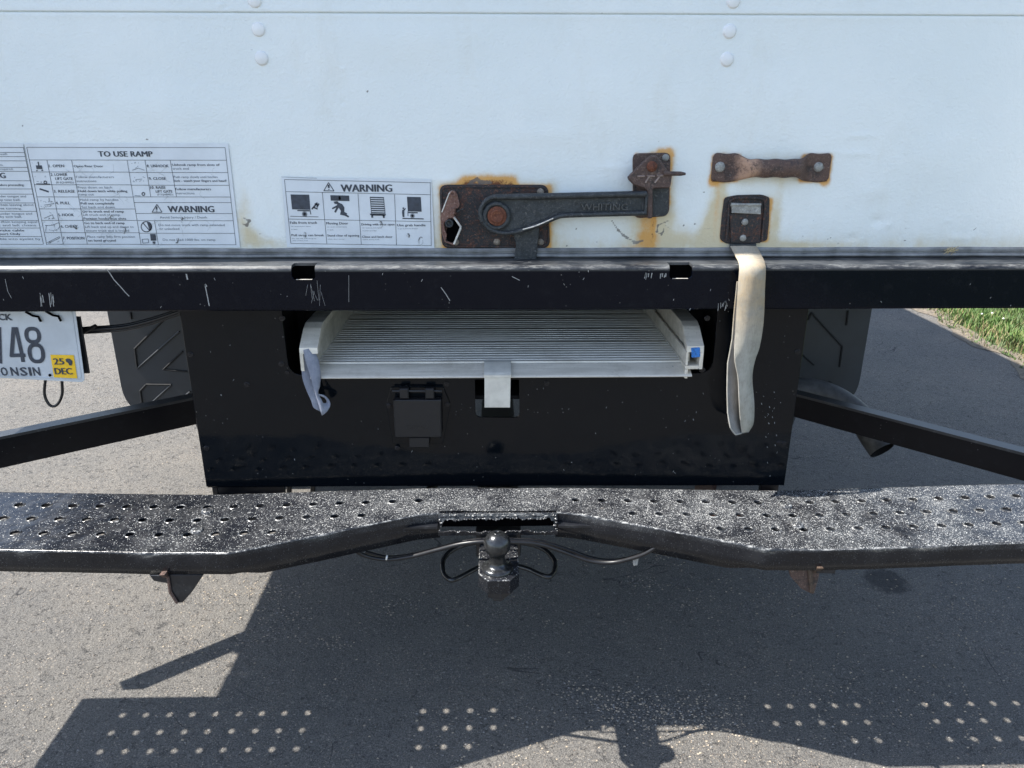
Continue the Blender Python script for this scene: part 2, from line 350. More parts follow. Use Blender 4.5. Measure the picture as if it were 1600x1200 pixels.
def strip(mb, rings, mat, closed=False, smooth=True):
    n = len(rings[0]); V = [p for r in rings for p in r]; F = []
    for i in range(len(rings)-1):
        for j in range(n if closed else n-1):
            k = (j+1) % n; F.append((i*n+j, i*n+k, (i+1)*n+k, (i+1)*n+j))
    mb.add(V, F, mat, smooth)
def rnd(pts, r, n=5):
    out = []; m = len(pts)
    for i in range(m):
        rr = r[i] if isinstance(r, (list, tuple)) else r
        a = Vector(pts[i-1]); b = Vector(pts[i]); c = Vector(pts[(i+1) % m])
        if rr <= 0: out.append(tuple(b)); continue
        l1 = (a-b).length; l2 = (c-b).length; t = min(rr, l1*.48, l2*.48)
        p = b+(a-b)/l1*t; q = b+(c-b)/l2*t
        for k in range(n+1):
            s_ = k/n; out.append(tuple(p*(1-s_)**2+b*2*s_*(1-s_)+q*s_*s_))
    return out
def rect(x0, z0, x1, z1): return [(x0, z0), (x1, z0), (x1, z1), (x0, z1)]
def box(mb, lo, hi, mat, ch=.0015):
    (x0, y0, z0), (x1, y1, z1) = lo, hi
    if ch and min(x1-x0, z1-z0, y1-y0) > ch*3: plate(mb, rect(x0, z0, x1, z1), P3(y0), y1-y0, mat, ch)
    else: plate(mb, rect(x0, z0, x1, z1), P3(y0), y1-y0, mat)
def spline(pts, n=8):
    P = [Vector(p) for p in pts]; P = [P[0]*2-P[1]]+P+[P[-1]*2-P[-2]]; out = []
    for i in range(1, len(P)-2):
        for k in range(n):
            t = k/n; a, b, c, d = P[i-1:i+3]
            out.append(.5*((2*b)+(c-a)*t+(2*a-5*b+4*c-d)*t*t+(3*b-a-3*c+d)*t**3))
    out.append(P[-2]); return out
def tube(mb, pts, r, mat, seg=10, cap=True, rot=0):
    pts = [Vector(p) for p in pts]; rings = []; prev = None
    for i, p in enumerate(pts):
        t = (pts[min(i+1, len(pts)-1)]-pts[max(i-1, 0)]).normalized()
        if prev is None: a = t.orthogonal().normalized()
        else: a = (prev-t*prev.dot(t)).normalized()
        prev = a; b = t.cross(a); rr = r[i] if isinstance(r, (list, tuple)) else r
        rings.append([tuple(p+(a*math.cos(2*math.pi*k/seg+rot)+b*math.sin(2*math.pi*k/seg+rot))*rr) for k in range(seg)])
    strip(mb, rings, mat, True, seg > 6)
    if cap: mb.add(rings[0], [tuple(range(seg))[::-1]], mat); mb.add(rings[-1], [tuple(range(seg))], mat)
def lathe(mb, prof, o, axis, mat, seg=20, smooth=True):   # prof: (radius, height along axis)
    ax = Vector(axis).normalized(); a = ax.orthogonal().normalized(); b = ax.cross(a); o = Vector(o)
    rings = [[tuple(o+ax*h+(a*math.cos(2*math.pi*k/seg)+b*math.sin(2*math.pi*k/seg))*max(r, 1e-5)) for k in range(seg)] for r, h in prof]
    strip(mb, rings, mat, True, smooth)
def rivet(mb, c, r, mat, h=None):
    h = h or r*.45
    lathe(mb, [(r, -.001)]+[(r*math.cos(a), h*math.sin(a)) for a in [i*math.pi/10 for i in range(6)]], c, (0, -1, 0), mat, 16)
def hexbolt(mb, c, r, mat, axis=(0, -1, 0)):
    lathe(mb, [(r*1.45, -.001), (r*1.45, .0015), (r*1.3, .002), (0, .002)], c, axis, mat, 18, False)
    lathe(mb, [(r, .001), (r, r*.75), (r*.85, r*.95), (r*.45, r*.95), (r*.35, r*.7), (0, r*.7)], c, axis, mat, 6, False)
def ribbon(mb, L, R, th, mat, n=5):
    L = spline(L, n); R = spline(R, n); rings = []
    for i in range(len(L)):
        t = (L[min(i+1, len(L)-1)]-L[max(i-1, 0)]).normalized(); w = (R[i]-L[i]); nn = t.cross(w).normalized()*th*.5
        m = (L[i]+R[i])/2+nn*.6
        rings.append([tuple(L[i]-nn), tuple(m-nn), tuple(R[i]-nn), tuple(R[i]+nn), tuple(m+nn), tuple(L[i]+nn)])
    strip(mb, rings, mat, True, True)
    mb.add(rings[0], [tuple(range(6))], mat); mb.add(rings[-1], [tuple(range(6))[::-1]], mat)
_tc = {}
def textmesh(s, bold):
    if (s, bold) in _tc: return _tc[(s, bold)]
    cu = bpy.data.curves.new('t', 'FONT'); cu.body = s; cu.size = 1; cu.resolution_u = 2; cu.offset = bold
    ob = bpy.data.objects.new('t', cu); S.collection.objects.link(ob)
    dg = bpy.context.evaluated_depsgraph_get(); me = ob.evaluated_get(dg).to_mesh()
    V = [(v.co.x, v.co.y) for v in me.vertices]; F = [tuple(p.vertices) for p in me.polygons]
    ob.evaluated_get(dg).to_mesh_clear(); bpy.data.objects.remove(ob); bpy.data.curves.remove(cu)
    x0 = min(v[0] for v in V); x1 = max(v[0] for v in V)
    _tc[(s, bold)] = ([((x-x0)/(x1-x0), y) for x, y in V], F); return _tc[(s, bold)]
def txt(mb, s, xl, yb, xr, cap, Y, mat, bold=0.0):   # baseline from (xl,yb) to (xr,yb), capitals cap px high
    V, F = textmesh(s, 0.0); p = atY(xl, yb, Y); q = atY(xr, yb, Y); t = atY(xl, yb-cap, Y)
    h = (t.z-p.z)/.70; n = 3 if bold > .012 else (2 if bold > 0 else 1)      # heavier strokes: the same letters printed side by side
    for k in range(n):
        dx = (k-(n-1)/2)*h*.045; mb.add([(p.x+(q.x-p.x)*u+dx, Y-.00005*k, p.z+(q.z-p.z)*u+h*v) for u, v in V], F, mat)
def poly_px(mb, pts, Y, mat, th=.0, ch=0, holes=()):
    P = [xz(x, y, Y) for x, y in pts]
    if th: plate(mb, P, P3(Y), th, mat, ch, holes)
    else:
        T = tessellate_polygon([[Vector((a, b, 0)) for a, b in P]]); mb.add([(a, Y, b) for a, b in P], T, mat)
def line_px(mb, a, b, Y, w, mat):
    A = atY(*a, Y); B = atY(*b, Y); d = (B-A); d = d.normalized() if d.length > 1e-6 else Vector((1, 0, 0)); n_ = Vector((-d.z, 0, d.x))*w/2
    mb.add([A-n_, B-n_, B+n_, A+n_], [(0, 1, 2, 3)], mat)
def empty(name, loc, label, cat, group=None):
    o = bpy.data.objects.new(name, None); S.collection.objects.link(o); o.location = loc
    o['label'] = label; o['category'] = cat
    if group: o['group'] = group
    return o

# ================================================================== setting: ground
GX = 2.93
def lawn_edge(y):
    return 2.90+.10*(y-4.9)*(y < 4.9)*1.6*.5+.05*math.sin(y*1.7)+.03*math.sin(y*5.3)+.02*math.sin(y*13)
mb = MB(); mb.add([(-60, -40, 0), (60, -40, 0), (60, 90, 0), (-60, 90, 0)], [(0, 1, 2, 3)], ASPH)
o = mb.build('driveway'); o['kind'] = 'structure'
def mat_lawn():
    n = N('lawn_soil'); a = n.noise(7, 6, .7); b = n.noise(90, 5, .8)
    c = n.mix(n.sstep(a, .35, .7), (.045, .075, .022), (.085, .13, .04)); c = n.mix(n.sstep(b, .45, .7), c, (.12, .11, .06))
    return n.out(c, .95, 0, n.bump(b, 1, .03))
LAWN = mat_lawn()
ys = [-40+i*.5 for i in range(74)]+[-3+i*.08 for i in range(160)]+[9.8+i for i in range(60)]
mb = MB(); V = []; F = []
for i, y in enumerate(ys): V += [(lawn_edge(y)+.02*math.sin(y*31), y, .006), (60, y, .006)]
for i in range(len(ys)-1): F.append((2*i, 2*i+1, 2*i+3, 2*i+2))
mb.add(V, F, LAWN); o = mb.build('lawn'); o['kind'] = 'structure'
# dry soil margin between asphalt and lawn
SOIL = simple('dry_soil', (.15, .125, .095), .95, 0, .35, 55, 1, .006)
mb = MB(); V = []; F = []
for i, y in enumerate(ys):
    V += [(lawn_edge(y)-.04-.03*math.sin(y*9)-.02*math.sin(y*23), y, .003), (lawn_edge(y)+.07, y, .012)]
for i in range(len(ys)-1): F.append((2*i, 2*i+1, 2*i+3, 2*i+2))
mb.add(V, F, SOIL); o = mb.build('soil_margin'); o['kind'] = 'structure'
# grass blades
GR = [simple('grass_blade_green', (.060, .125, .022), .6, 0, .35, 3, .1), simple('grass_blade_pale', (.12, .175, .045), .6, 0, .3, 3, .1), simple('grass_blade_dry', (.24, .20, .10), .7, 0, .2, 3, .1)]
mb = MB()
def blades(cnt, x0, x1, y0, y1, h0, h1, w):
    for _ in range(cnt):
        x = random.uniform(x0, x1); y = random.uniform(y0, y1); e = lawn_edge(y)
        if x < e-.02: continue
        dfe = x-e
        if dfe < .12 and random.random() > .35+dfe*5: continue
        h = random.uniform(h0, h1)*(.45+min(.55, dfe*3)); a = random.uniform(0, 6.28); ln = random.uniform(.1, .9)*h
        dx, dy = math.cos(a), math.sin(a); px, py = -dy*w, dx*w
        cl = math.sin(x*9+math.sin(y*7)*2)*.5+.5
        m = GR[2] if random.random() < (.30 if dfe < .22 else .10) else (GR[1] if random.random() < .25+.4*cl else GR[0])
        V = [(x-px, y-py, .004), (x+px, y+py, .004), (x+dx*ln*.35+px*.8, y+dy*ln*.35+py*.8, h*.6), (x+dx*ln*.35-px*.8, y+dy*ln*.35-py*.8, h*.6), (x+dx*ln, y+dy*ln, h)]
        mb.add(V, [(0, 1, 2, 3), (3, 2, 4)], m)
blades(42000, 2.6, 4.7, 3.2, 6.2, .03, .085, .0028)
blades(9000, 4.7, 7.0, 2.5, 8.0, .04, .09, .005); blades(7000, 2.7, 4.2, 0, 3.2, .04, .08, .004)
WHITEF = simple('clover_flower', (.7, .7, .62), .8)
for _ in range(60):
    x = random.gauss(3.65, .35); y = random.gauss(5.15, .35)
    if x < lawn_edge(y)+.1: continue
    lathe(mb, [(0, -.006), (.006, -.003), (.007, .001), (.004, .006), (0, .007)], (x, y, random.uniform(.05, .08)), (0, 0, 1), WHITEF, 6)
o = mb.build('grass'); o['kind'] = 'stuff'; o['label'] = 'green grass with dry blades and clover along the driveway edge'; o['category'] = 'grass'
# loose chips of stone on the asphalt
CH = [simple('tan_stone_chip', (.36, .30, .23), .9), simple('grey_stone_chip', (.22, .21, .20), .9)]
mb = MB()
def chip(x, y, r, m):
    V = []; k = 6; a0 = random.random()*6
    for i in range(k):
        a = a0+i*6.283/k; rr = r*random.uniform(.6, 1.1); V.append((x+math.cos(a)*rr, y+math.sin(a)*rr*.7, .0005))
    V += [(x+(v[0]-x)*.6, y+(v[1]-y)*.6, r*.55) for v in V[:k]]
    mb.add(V, [(i, (i+1) % k, k+(i+1) % k, k+i) for i in range(k)]+[tuple(range(k, 2*k))], m)
for _ in range(46):            # drifts of chips over the ravelled places
    cx, cy, s_ = random.uniform(-1.3, 1.5), random.uniform(1.25, 2.3), random.uniform(.02, .09)
    for _k in range(random.randint(14, 60)): chip(random.gauss(cx, s_*1.4), random.gauss(cy, s_*.7), random.uniform(.0012, .0036), CH[random.random() < .3])
for _ in range(2600):
    x = random.uniform(-2.0, 2.6); y = 1.0+3.5*random.random()**1.6
    chip(x, y, random.uniform(.0015, .0042), CH[random.random() < .5])
for cx, cy, s_, nn in ((.42, 1.36, .08, 420), (.30, 1.40, .05, 160), (.85, 1.42, .12, 160), (-.75, 1.75, .18, 160), (1.35, 1.75, .2, 120), (.55, 1.8, .12, 60), (.0, 1.3, .1, 50), (1.8, 2.9, .25, 80)):
    for _ in range(nn): chip(random.gauss(cx, s_), random.gauss(cy, s_*.6), random.uniform(.0015, .0038), CH[random.random() < .35])
o = mb.build('loose_gravel'); o['kind'] = 'stuff'; o['label'] = 'pale stone chips loosened from the asphalt under the truck step'; o['category'] = 'gravel'

# ================================================================== the truck
DY = 1.484           # plane of the roll-up door
truck = empty('box_truck', (0, DY, 0), 'white box truck seen from behind, rusty door latch, black beam and perforated step', 'truck')
def part(mb, name, parent=truck, label=None, bevel=0):
    o = mb.build(name, parent, bevel)
    if label: o['label'] = label
    return o
# ---- body shell (box) with its door opening
BODY = simple('white_body_panel', (.78, .79, .79), .35, 0, .04, 6)
mb = MB()
box(mb, (-1.285, DY+.0685, .93), (-1.235, 5.9, 2.42), BODY); box(mb, (1.235, DY+.0685, .93), (1.285, 5.9, 2.42), BODY)
box(mb, (-1.233, DY+.07, 2.37), (1.233, 5.85, 2.418), BODY); box(mb, (-1.233, DY+.09, .95), (1.233, 5.85, 1.0), DARKIN); box(mb, (-1.233, 5.85, 1.003), (1.233, 5.898, 2.367), BODY)
box(mb, (-1.287, DY-.086, 1.040), (-1.12, DY+.067, 2.422), BODY); box(mb, (1.12, DY-.086, 1.040), (1.287, DY+.067, 2.422), BODY); box(mb, (-1.117, DY-.094, 2.25), (1.117, DY+.067, 2.422), BODY)
part(mb, 'cargo_box')
# ---- roll-up door: a fine sheet so stains and dents can sit in it
def door_sheet():
    x0, x1 = -1.115, 1.115; z0 = atY(775, 389, DY).z; zj = atY(775, 21, DY).z
    nx = 745; dz = .003; zs = sorted([z for z in np.arange(z0, zj+.12, dz) if abs(z-zj) > .0045]+[zj-.004, zj-.0025, zj-.0013, zj-.0009, zj+.0009, zj+.0013, zj+.0025, zj+.004]); nz = len(zs)
    xs = np.linspace(x0, x1, nx); X, Z = np.meshgrid(xs, np.array(zs)); Y = np.full_like(X, DY)
    def g(px, py, rx, ry):   # gaussian around a surveyed point; radii in survey pixels (1 px = 1.25 mm)
        p = atY(px, py, DY); return np.exp(-(((X-p.x)/(rx*.00125))**2+((Z-p.z)/(ry*.00125))**2))
    for px, py, rx, ry, d in ((1372, 345, 12, 8, -.0022), (1388, 352, 6, 6, .0014), (1330, 372, 9, 5, -.0015), (1480, 345, 5, 4, .001), (1335, 240, 26, 5, .0010), (1345, 212, 20, 4, .0010), (400, 150, 40, 60, -.0008), (384, 345, 6, 8, .0016),
                           (536, 108, 3, 3, .0012), (536, 160, 3, 3, -.0012), (950, 235, 14, 30, -.0010), (960, 262, 26, 5, .0008), (700, 282, 12, 4, .0014), (410, 205, 60, 40, .0008), (380, 200, 12, 22, -.0010), (1300, 300, 12, 30, -.001), (1270, 350, 6, 6, .001),
                           (1180, 150, 60, 40, .0010), (1447, 158, 10, 22, -.0006), (1060, 320, 8, 10, .0012), (900, 350, 5, 5, .001), (620, 60, 120, 30, .0022), (1250, 90, 90, 60, -.0024), (250, 170, 90, 30, .0020), (900, 160, 120, 50, .0020), (1460, 250, 60, 50, .0022), (840, 210, 60, 14, .0012), (1365, 300, 26, 14, .0016), (1500, 372, 20, 6, .0014), (1222, 345, 5, 12, -.0012), (345, 8, 6, 2, .001), (352, 11, 3, 2, -.0014)):
        Y -= g(px, py, rx, ry)*d
    Y += .0005*np.sin(X*7.3+Z*3)*np.cos(Z*11)
    j = np.abs(Z-zj); Y += np.where(j < .0011, .006, 0)-.0005*np.exp(-((Z-zj+.006)/.004)**2)-.0004*np.exp(-((Z-zj-.006)/.004)**2)
    # stains: R rust, G yellow grime, B dark scuff
    R = np.zeros_like(X); G = np.zeros_like(X); B = np.zeros_like(X)
    def halo(x0, y0, x1, y1, w, amt, A):     # falls off outward from a plate's outline
        a = atY(x0, y0, DY); b = atY(x1, y1, DY); cx, cz = (a.x+b.x)/2, (a.z+b.z)/2; hx, hz = abs(a.x-b.x)/2, abs(a.z-b.z)/2
        d = np.hypot(np.maximum(np.abs(X-cx)-hx, 0), np.maximum(np.abs(Z-cz)-hz, 0)); A += amt*np.exp(-(d/(w*.00125))**1.3)
    halo(692, 294, 856, 386, 6.5, .85, R); halo(690, 292, 860, 388, 12, .75, G); halo(725, 282, 800, 300, 8, .9, R); halo(728, 280, 800, 292, 12, .5, G)
    halo(994, 242, 1044, 325, 4.5, .6, R); halo(1018, 238, 1046, 340, 9, .6, G); halo(1030, 234, 1046, 242, 6, .5, R)
    R += .52*g(1012, 348, 17, 34)+.42*g(1012, 374, 22, 12)+.55*g(1021, 350, 3.5, 34)+.3*g(1016, 385, 14, 6); G += 1.0*g(1014, 360, 30, 50)+.6*g(1050, 375, 30, 20)
    R += .3*g(985, 385, 25, 5)
    halo(1117, 246, 1150, 280, 5, 1.0, R); halo(1257, 246, 1292, 280, 5, 1.0, R); R += .5*g(1113, 285, 8, 10)+.5*g(1290, 286, 8, 8); halo(1118, 246, 1290, 282, 13, .45, G)
    R += .34*g(1120, 325, 6, 60); G += 1.0*g(1120, 330, 12, 70)+.7*g(1112, 360, 20, 40)+.5*g(1100, 378, 22, 16)+.5*g(1215, 340, 8, 50)+.55*g(1230, 384, 60, 6)
    halo(1132, 310, 1200, 376, 7, .5, G); halo(1134, 312, 1198, 376, 4, .65, R)
    G += .5*g(384, 330, 14, 50)+.6*g(392, 372, 24, 16)+.5*g(375, 345, 8, 20)+.45*g(595, 350, 14, 22)+.5*g(655, 380, 16, 10)+.4*g(430, 380, 20, 10)+.3*g(672, 340, 8, 60)
    G += .32*np.exp(-((Z-z0)/.022)**2)+.26*np.exp(-((Z-z0)/.09)**2)/(1+np.exp(-(X+.1)*12))
    def scr(pts, w, amt, A):
        for (ax, ay), (bx, by) in zip(pts, pts[1:]):
            a = atY(ax, ay, DY); b = atY(bx, by, DY); dx, dzz = b.x-a.x, b.z-a.z; L = dx*dx+dzz*dzz
            t = np.clip(((X-a.x)*dx+(Z-a.z)*dzz)/L, 0, 1); d = np.hypot(X-a.x-t*dx, Z-a.z-t*dzz); A += amt*np.exp(-(d/w)**2)
    scr([(956, 345), (966, 360), (980, 372), (996, 380)], .0022, .8, B); scr([(990, 380), (1004, 376)], .003, .8, B)
    scr([(1044, 345), (1028, 352), (1026, 362), (1034, 366), (1038, 356)], .0022, .7, B); scr([(735, 284), (745, 280), (752, 284), (765, 284)], .003, 1.0, B); scr([(730, 288), (768, 286)], .002, .9, B)
    scr([(380, 340), (390, 345), (386, 352), (380, 350)], .0025, .8, B); scr([(1040, 352), (1048, 358)], .002, .6, B)
    for px, py in ((574, 143), (36, 197), (886, 384), (900, 358), (932, 378), (1068, 352), (1414, 376), (1100, 300), (1086, 350), (1310, 380), (230, 218)): B += 1.1*g(px, py, 1.8, 1.8)
    [scr([(x_, y_), (x_+random.uniform(-10, 14), y_+random.uniform(-4, 7))], random.uniform(.0009, .0018), random.uniform(.3, .75), B) for x_, y_ in [(random.uniform(370, 1590), random.choice([random.uniform(30, 385), random.uniform(300, 386), random.uniform(340, 386)])) for _ in range(46)]]
    scr([(1082, 356), (1122, 358)], .0015, .5, B); scr([(1088, 366), (1120, 370)], .0015, .5, B)
    V = np.stack([X, Y, Z], -1).reshape(-1, 3); idx = np.arange(nx*nz).reshape(nz, nx)
    Fq = np.stack([idx[:-1, :-1], idx[:-1, 1:], idx[1:, 1:], idx[1:, :-1]], -1).reshape(-1, 4)
    me = bpy.data.meshes.new('rear_door'); me.from_pydata(V.tolist(), [], Fq.tolist())
    me.polygons.foreach_set('use_smooth', [True]*len(me.polygons))
    at = me.color_attributes.new('stain', 'FLOAT_COLOR', 'POINT')
    C = np.stack([R, G, B, np.ones_like(R)], -1).astype(np.float32).reshape(-1); at.data.foreach_set('color', C)
    me.materials.append(DOOR)
    b_ = MB(); b_.mi(DOOR)
    o = bpy.data.objects.new('rear_door', me); S.collection.objects.link(o); o.parent = truck
    o.matrix_parent_inverse = Matrix.Translation(-truck.location)
    return o, zs[-1]
door, ztop = door_sheet()
mb = MB(); box(mb, (-1.115, DY+.012, 1.04), (1.115, DY+.04, 2.30), BODY); box(mb, (-1.115, DY, ztop), (1.115, DY+.0115, 2.25), BODY, 0)
part(mb, 'door_backing', door)
for px, py in ((404, 46), (409, 91), (1140, 49), (1136, 93), (398, 1), (1146, 2)):
    mb = MB(); p = atY(px, py, DY-.0005); lathe(mb, [(.0135, -.001), (.0112, .0008), (.0110, .0022), (.0092, .0031), (0, .0036)], p, (0, -1, 0), simple('x', (.8, .82, .82), .3) if False else BODY, 22)
    part(mb, 'door_rivet', door)
# bottom seal
zb = atY(775, 388, DY).z; zs0 = atY(775, 402.5, DY).z
mb = MB(); prof = [(DY+.012, zb+.001), (DY-.004, zb+.001), (DY-.006, zb-.002), (DY-.006, zb-.0055), (DY-.003, zb-.0065), (DY-.003, zb-.0095), (DY-.008, zb-.0105), (DY-.009, zs0+.004), (DY-.006, zs0+.001), (DY+.012, zs0+.001)]
xs = np.linspace(-1.115, 1.115, 120)
strip(mb, [[(x, y+.0006*math.sin(x*40)+.0004*math.sin(x*133), z+.0004*math.sin(x*29)) for y, z in prof] for x in xs], SEAL, False, False)
part(mb, 'bottom_seal', door)
for pts in ([(1095, 398), (1240, 398), (1252, 401), (1600, 401)], [(800, 399), (890, 400)]):
    pass
mb = MB()
for i in range(16):
    a = random.uniform(0, 3.14); c = atY(1486+random.uniform(-8, 8), 392+random.uniform(-4, 4), DY-.012); d = Vector((math.cos(a), -.3, math.sin(a)*.6))*.009
    tube(mb, [c-d, c+Vector((0, -.002, .002)), c+d], .0005, STRAW, 5)
o = mb.build('dry_straw'); o['label'] = 'small tuft of dry straw caught on the door seal above the beam'; o['category'] = 'straw'

# ---- printed labels on the door
LY = DY-.0022; IY = LY-.0006
W1 = .0008
def film(name, pts, lab):
    b = MB(); poly_px(b, pts, LY, LABEL, .0005); return b
def z1(x, y): return (x/4.2105, 210+y/4.2105)
def z2(x, y): return (430+x/5.926, 270+y/5.926)
def L1(b, x0, y0, x1, y1, w=W1, m=INK): line_px(b, z1(x0, y0), z1(x1, y1), IY, w, m)
def L2(b, x0, y0, x1, y1, w=W1, m=INK): line_px(b, z2(x0, y0), z2(x1, y1), IY, w, m)
def T1(b, s, x0, yb, x1, cap, bold=0.0, m=INK):
    p = z1(x0, yb); q = z1(x1, yb); txt(b, s, p[0], p[1], q[0], cap/4.2105, IY, m, bold*.5)
def T2(b, s, x0, yb, x1, cap, bold=0.0, m=INK):
    p = z2(x0, yb); q = z2(x1, yb); txt(b, s, p[0], p[1], q[0], cap/5.926, IY, m, bold*.5)
def PX1(b, pts, m=INK): poly_px(b, [z1(*p) for p in pts], IY, m)
def PX2(b, pts, m=INK): poly_px(b, [z2(*p) for p in pts], IY, m)
def ring(b, cx, cy, rx, ry, zf, w=.0012, m=INK, n=18):
    P = [(cx+rx*math.cos(i*6.2832/n), cy+ry*math.sin(i*6.2832/n)) for i in range(n+1)]
    for p, q in zip(P, P[1:]): line_px(b, zf(*p), zf(*q), IY, w, m)
CREASE = simple('creased_label_film', (.50, .53, .55), .5, 0, .2, 90, .4)
def torn(b, cx, cy, rx, ry, zf):
    for q in range(3):
        a = random.uniform(0, 6); P = [(cx+rx*.8*math.cos(a+i*.5)*random.uniform(.7, 1.2), cy+ry*.8*math.sin(a+i*.5)*random.uniform(.7, 1.2)) for i in range(5)]
        for p, r_ in zip(P, P[1:]): line_px(b, zf(*p), zf(*r_), IY-.0002, random.uniform(.0008, .0022), SEAL if q == 0 else CREASE)
def tri(b, pts, zf, w=.0014):
    for i in range(3): line_px(b, zf(*pts[i]), zf(*pts[(i+1) % 3]), IY, w, INK)
# ramp instructions
b = film('ramp_label', [z1(160, 60), z1(1500, 60), z1(1580, 745), z1(290, 745)], '')
def xe(y, xa, xb, ya=85, yb=727): return xa+(xb-xa)*(y-ya)/(yb-ya)      # follow a vertical printed rule
xl = lambda y: xe(y, 175, 307); xr = lambda y: xe(y, 1480, 1552); xc = lambda y: xe(y, 822, 928); xa_ = lambda y: xe(y, 292, 417); xb_ = lambda y: xe(y, 455, 575)
xd = lambda y: xe(y, 940, 1042); xf = lambda y: xe(y, 1105, 1215)
for f, y0, y1 in ((xl, 85, 727), (xr, 85, 727), (xc, 168, 727), (xa_, 168, 722), (xb_, 168, 722), (xd, 170, 410), (xf, 170, 412), (xd, 568, 727)): L1(b, f(y0), y0, f(y1), y1)
for y in (85, 168): L1(b, xl(y), y, xr(y), y+2)
for y in (247, 331, 411, 490, 565, 646, 722): L1(b, xl(y), y, xc(y), y+1)
for y in (250, 334, 411, 448, 520, 567, 650, 725): L1(b, xc(y), y, xr(y), y+1)
T1(b, 'TO USE RAMP', 650, 146, 1005, 36, .035)
for s, x0, yb, x1, bo in (('1. OPEN', 323, 216, 423, .01), ('2. LOWER', 335, 273, 443, .01), ('LIFT GATE', 366, 300, 480, .01), ('3. RELEASE', 355, 383, 493, .01), ('4. PULL', 368, 460, 462, .01), ('5. HOOK', 385, 538, 487, .01), ('6. CHECK', 402, 614, 515, .01), ('7. POSITION', 415, 691, 556, .01),
                        ('8. UNHOOK', 967, 216, 1110, .01), ('9. CLOSE', 980, 299, 1092, .01), ('10. RAISE', 990, 358, 1090, .01), ('LIFT GATE', 1026, 384, 1135, .01)): T1(b, s, x0, yb, x1, 18, bo)
T1(b, '(IF EQUIPPED)', 370, 322, 487, 12); T1(b, '(IF EQUIPPED)', 1035, 401, 1140, 11)
for s, x0, yb, x1, bo in (('Open Rear Door', 486, 216, 680, .005), ('Follow manufacturers', 500, 287, 750, 0), ('instructions', 505, 314, 635, 0), ('Press down on latch', 512, 356, 738, 0), ('Hold down latch while pulling', 516, 380, 838, .005), ('ramp out', 520, 402, 618, 0),
                        ('Hold ramp by handles', 527, 437, 780, 0), ('Pull out completely', 532, 461, 752, .005), ('Set back end down', 538, 485, 755, 0), ('Go to truck end of ramp', 543, 514, 815, .005), ('Lift truck end of ramp', 547, 536, 790, 0), ('Position hooks into slots', 551, 561, 830, .005),
                        ('Go to back end of ramp', 556, 590, 820, .005), ('Lift back end up and down to', 561, 615, 880, 0), ('ensure truck end is locked', 568, 640, 850, 0), ('Place ramp into firm position', 575, 680, 888, 0), ('on level ground', 580, 705, 762, .012),
                        ('Unhook ramp from slots of', 1133, 207, 1445, .005), ('truck end', 1136, 232, 1243, 0), ('Push ramp slowly until latches', 1143, 287, 1432, 0), ('lock - watch your fingers and head!', 1147, 312, 1490, .012), ('Follow manufacturers', 1155, 367, 1388, .003), ('instructions', 1158, 394, 1280, 0),
                        ('Avoid Serious Injury / Death', 1052, 553, 1362, 0), ('Do not move truck with ramp extended', 1044, 603, 1478, 0), ('or unlocked', 1050, 628, 1180, 0), ('Do not load 1000 lbs. on ramp', 1072, 700, 1418, 0)): T1(b, s, x0, yb, x1, 15, bo, INK if bo else INK2)
T1(b, 'WARNING', 1108, 512, 1410, 42, .035); tri(b, [(1032, 460), (1066, 512), (1000, 512)], z1); L1(b, 1030, 474, 1030, 496, .003); L1(b, 1030, 501, 1031, 506, .003)
PX1(b, [(235, 204), (275, 204), (280, 228), (240, 228)]); L1(b, 251, 180, 255, 206, .002); L1(b, 240, 236, 245, 240, .003); L1(b, 276, 232, 280, 240, .003)
L1(b, 238, 325, 330, 327, .0015); ring(b, 298, 316, 9, 9, z1, .0018); L1(b, 260, 358, 320, 378, .003)
for pts in ([(290, 465), (355, 456), (350, 450)], [(322, 418), (324, 445)], [(290, 552), (345, 528), (352, 552)], [(298, 600), (345, 598), (385, 580), (395, 602), (380, 625)], [(310, 712), (390, 672), (395, 680), (318, 716)], [(870, 236), (910, 222), (950, 236)], [(890, 300), (905, 296), (935, 294)], [(885, 402), (925, 405)], [(304, 600), (300, 640)]):
    for p, q in zip(pts, pts[1:]): L1(b, *p, *q, .0009, INK2)
for _ in range(70):
    xx = random.uniform(0, 1); yy = random.choice([440, 475, 520, 550, 600, 630, 690, 708, 190, 215, 280, 310]); x0 = (xc(yy) if yy < 400 and random.random() < .6 else xl(yy))+12+xx*80
    L1(b, x0, yy, x0+random.uniform(-14, 14), yy+random.uniform(-10, 10), .0006, INK2)
ring(b, 943, 392, 9, 10, z1, .0018); ring(b, 963, 607, 35, 34, z1, .0016); PX1(b, [(966, 576), (985, 582), (998, 604), (994, 630), (985, 636)])
L1(b, 940, 582, 985, 634, .0018); PX1(b, [(987, 655), (1024, 655), (1029, 699), (992, 699)]); ring(b, 1013, 712, 4, 4, z1, .004); 
for p, q in zip([(935, 690), (975, 688), (978, 712), (940, 716), (935, 690)], [(975, 688), (978, 712), (940, 716), (935, 690), (935, 690)]): L1(b, *p, *q, .0012, INK2)
for cx, cy in ((735, 555), (500, 600), (812, 630), (1205, 570), (1160, 690)):      # blisters torn in the film
    torn(b, cx, cy, 16, 26, z1)
for _ in range(40):
    x0 = random.uniform(200, 1450); y0 = random.uniform(160, 720); pr = (x0, y0)
    for k in range(4):
        nx_ = (pr[0]+random.uniform(-30, 30), min(735, max(70, pr[1]+random.uniform(5, 26)))); L1(b, *pr, *nx_, .0005, CREASE); pr = nx_
part(b, 'ramp_instruction_label', door, 'wide printed sheet headed TO USE RAMP with numbered steps')
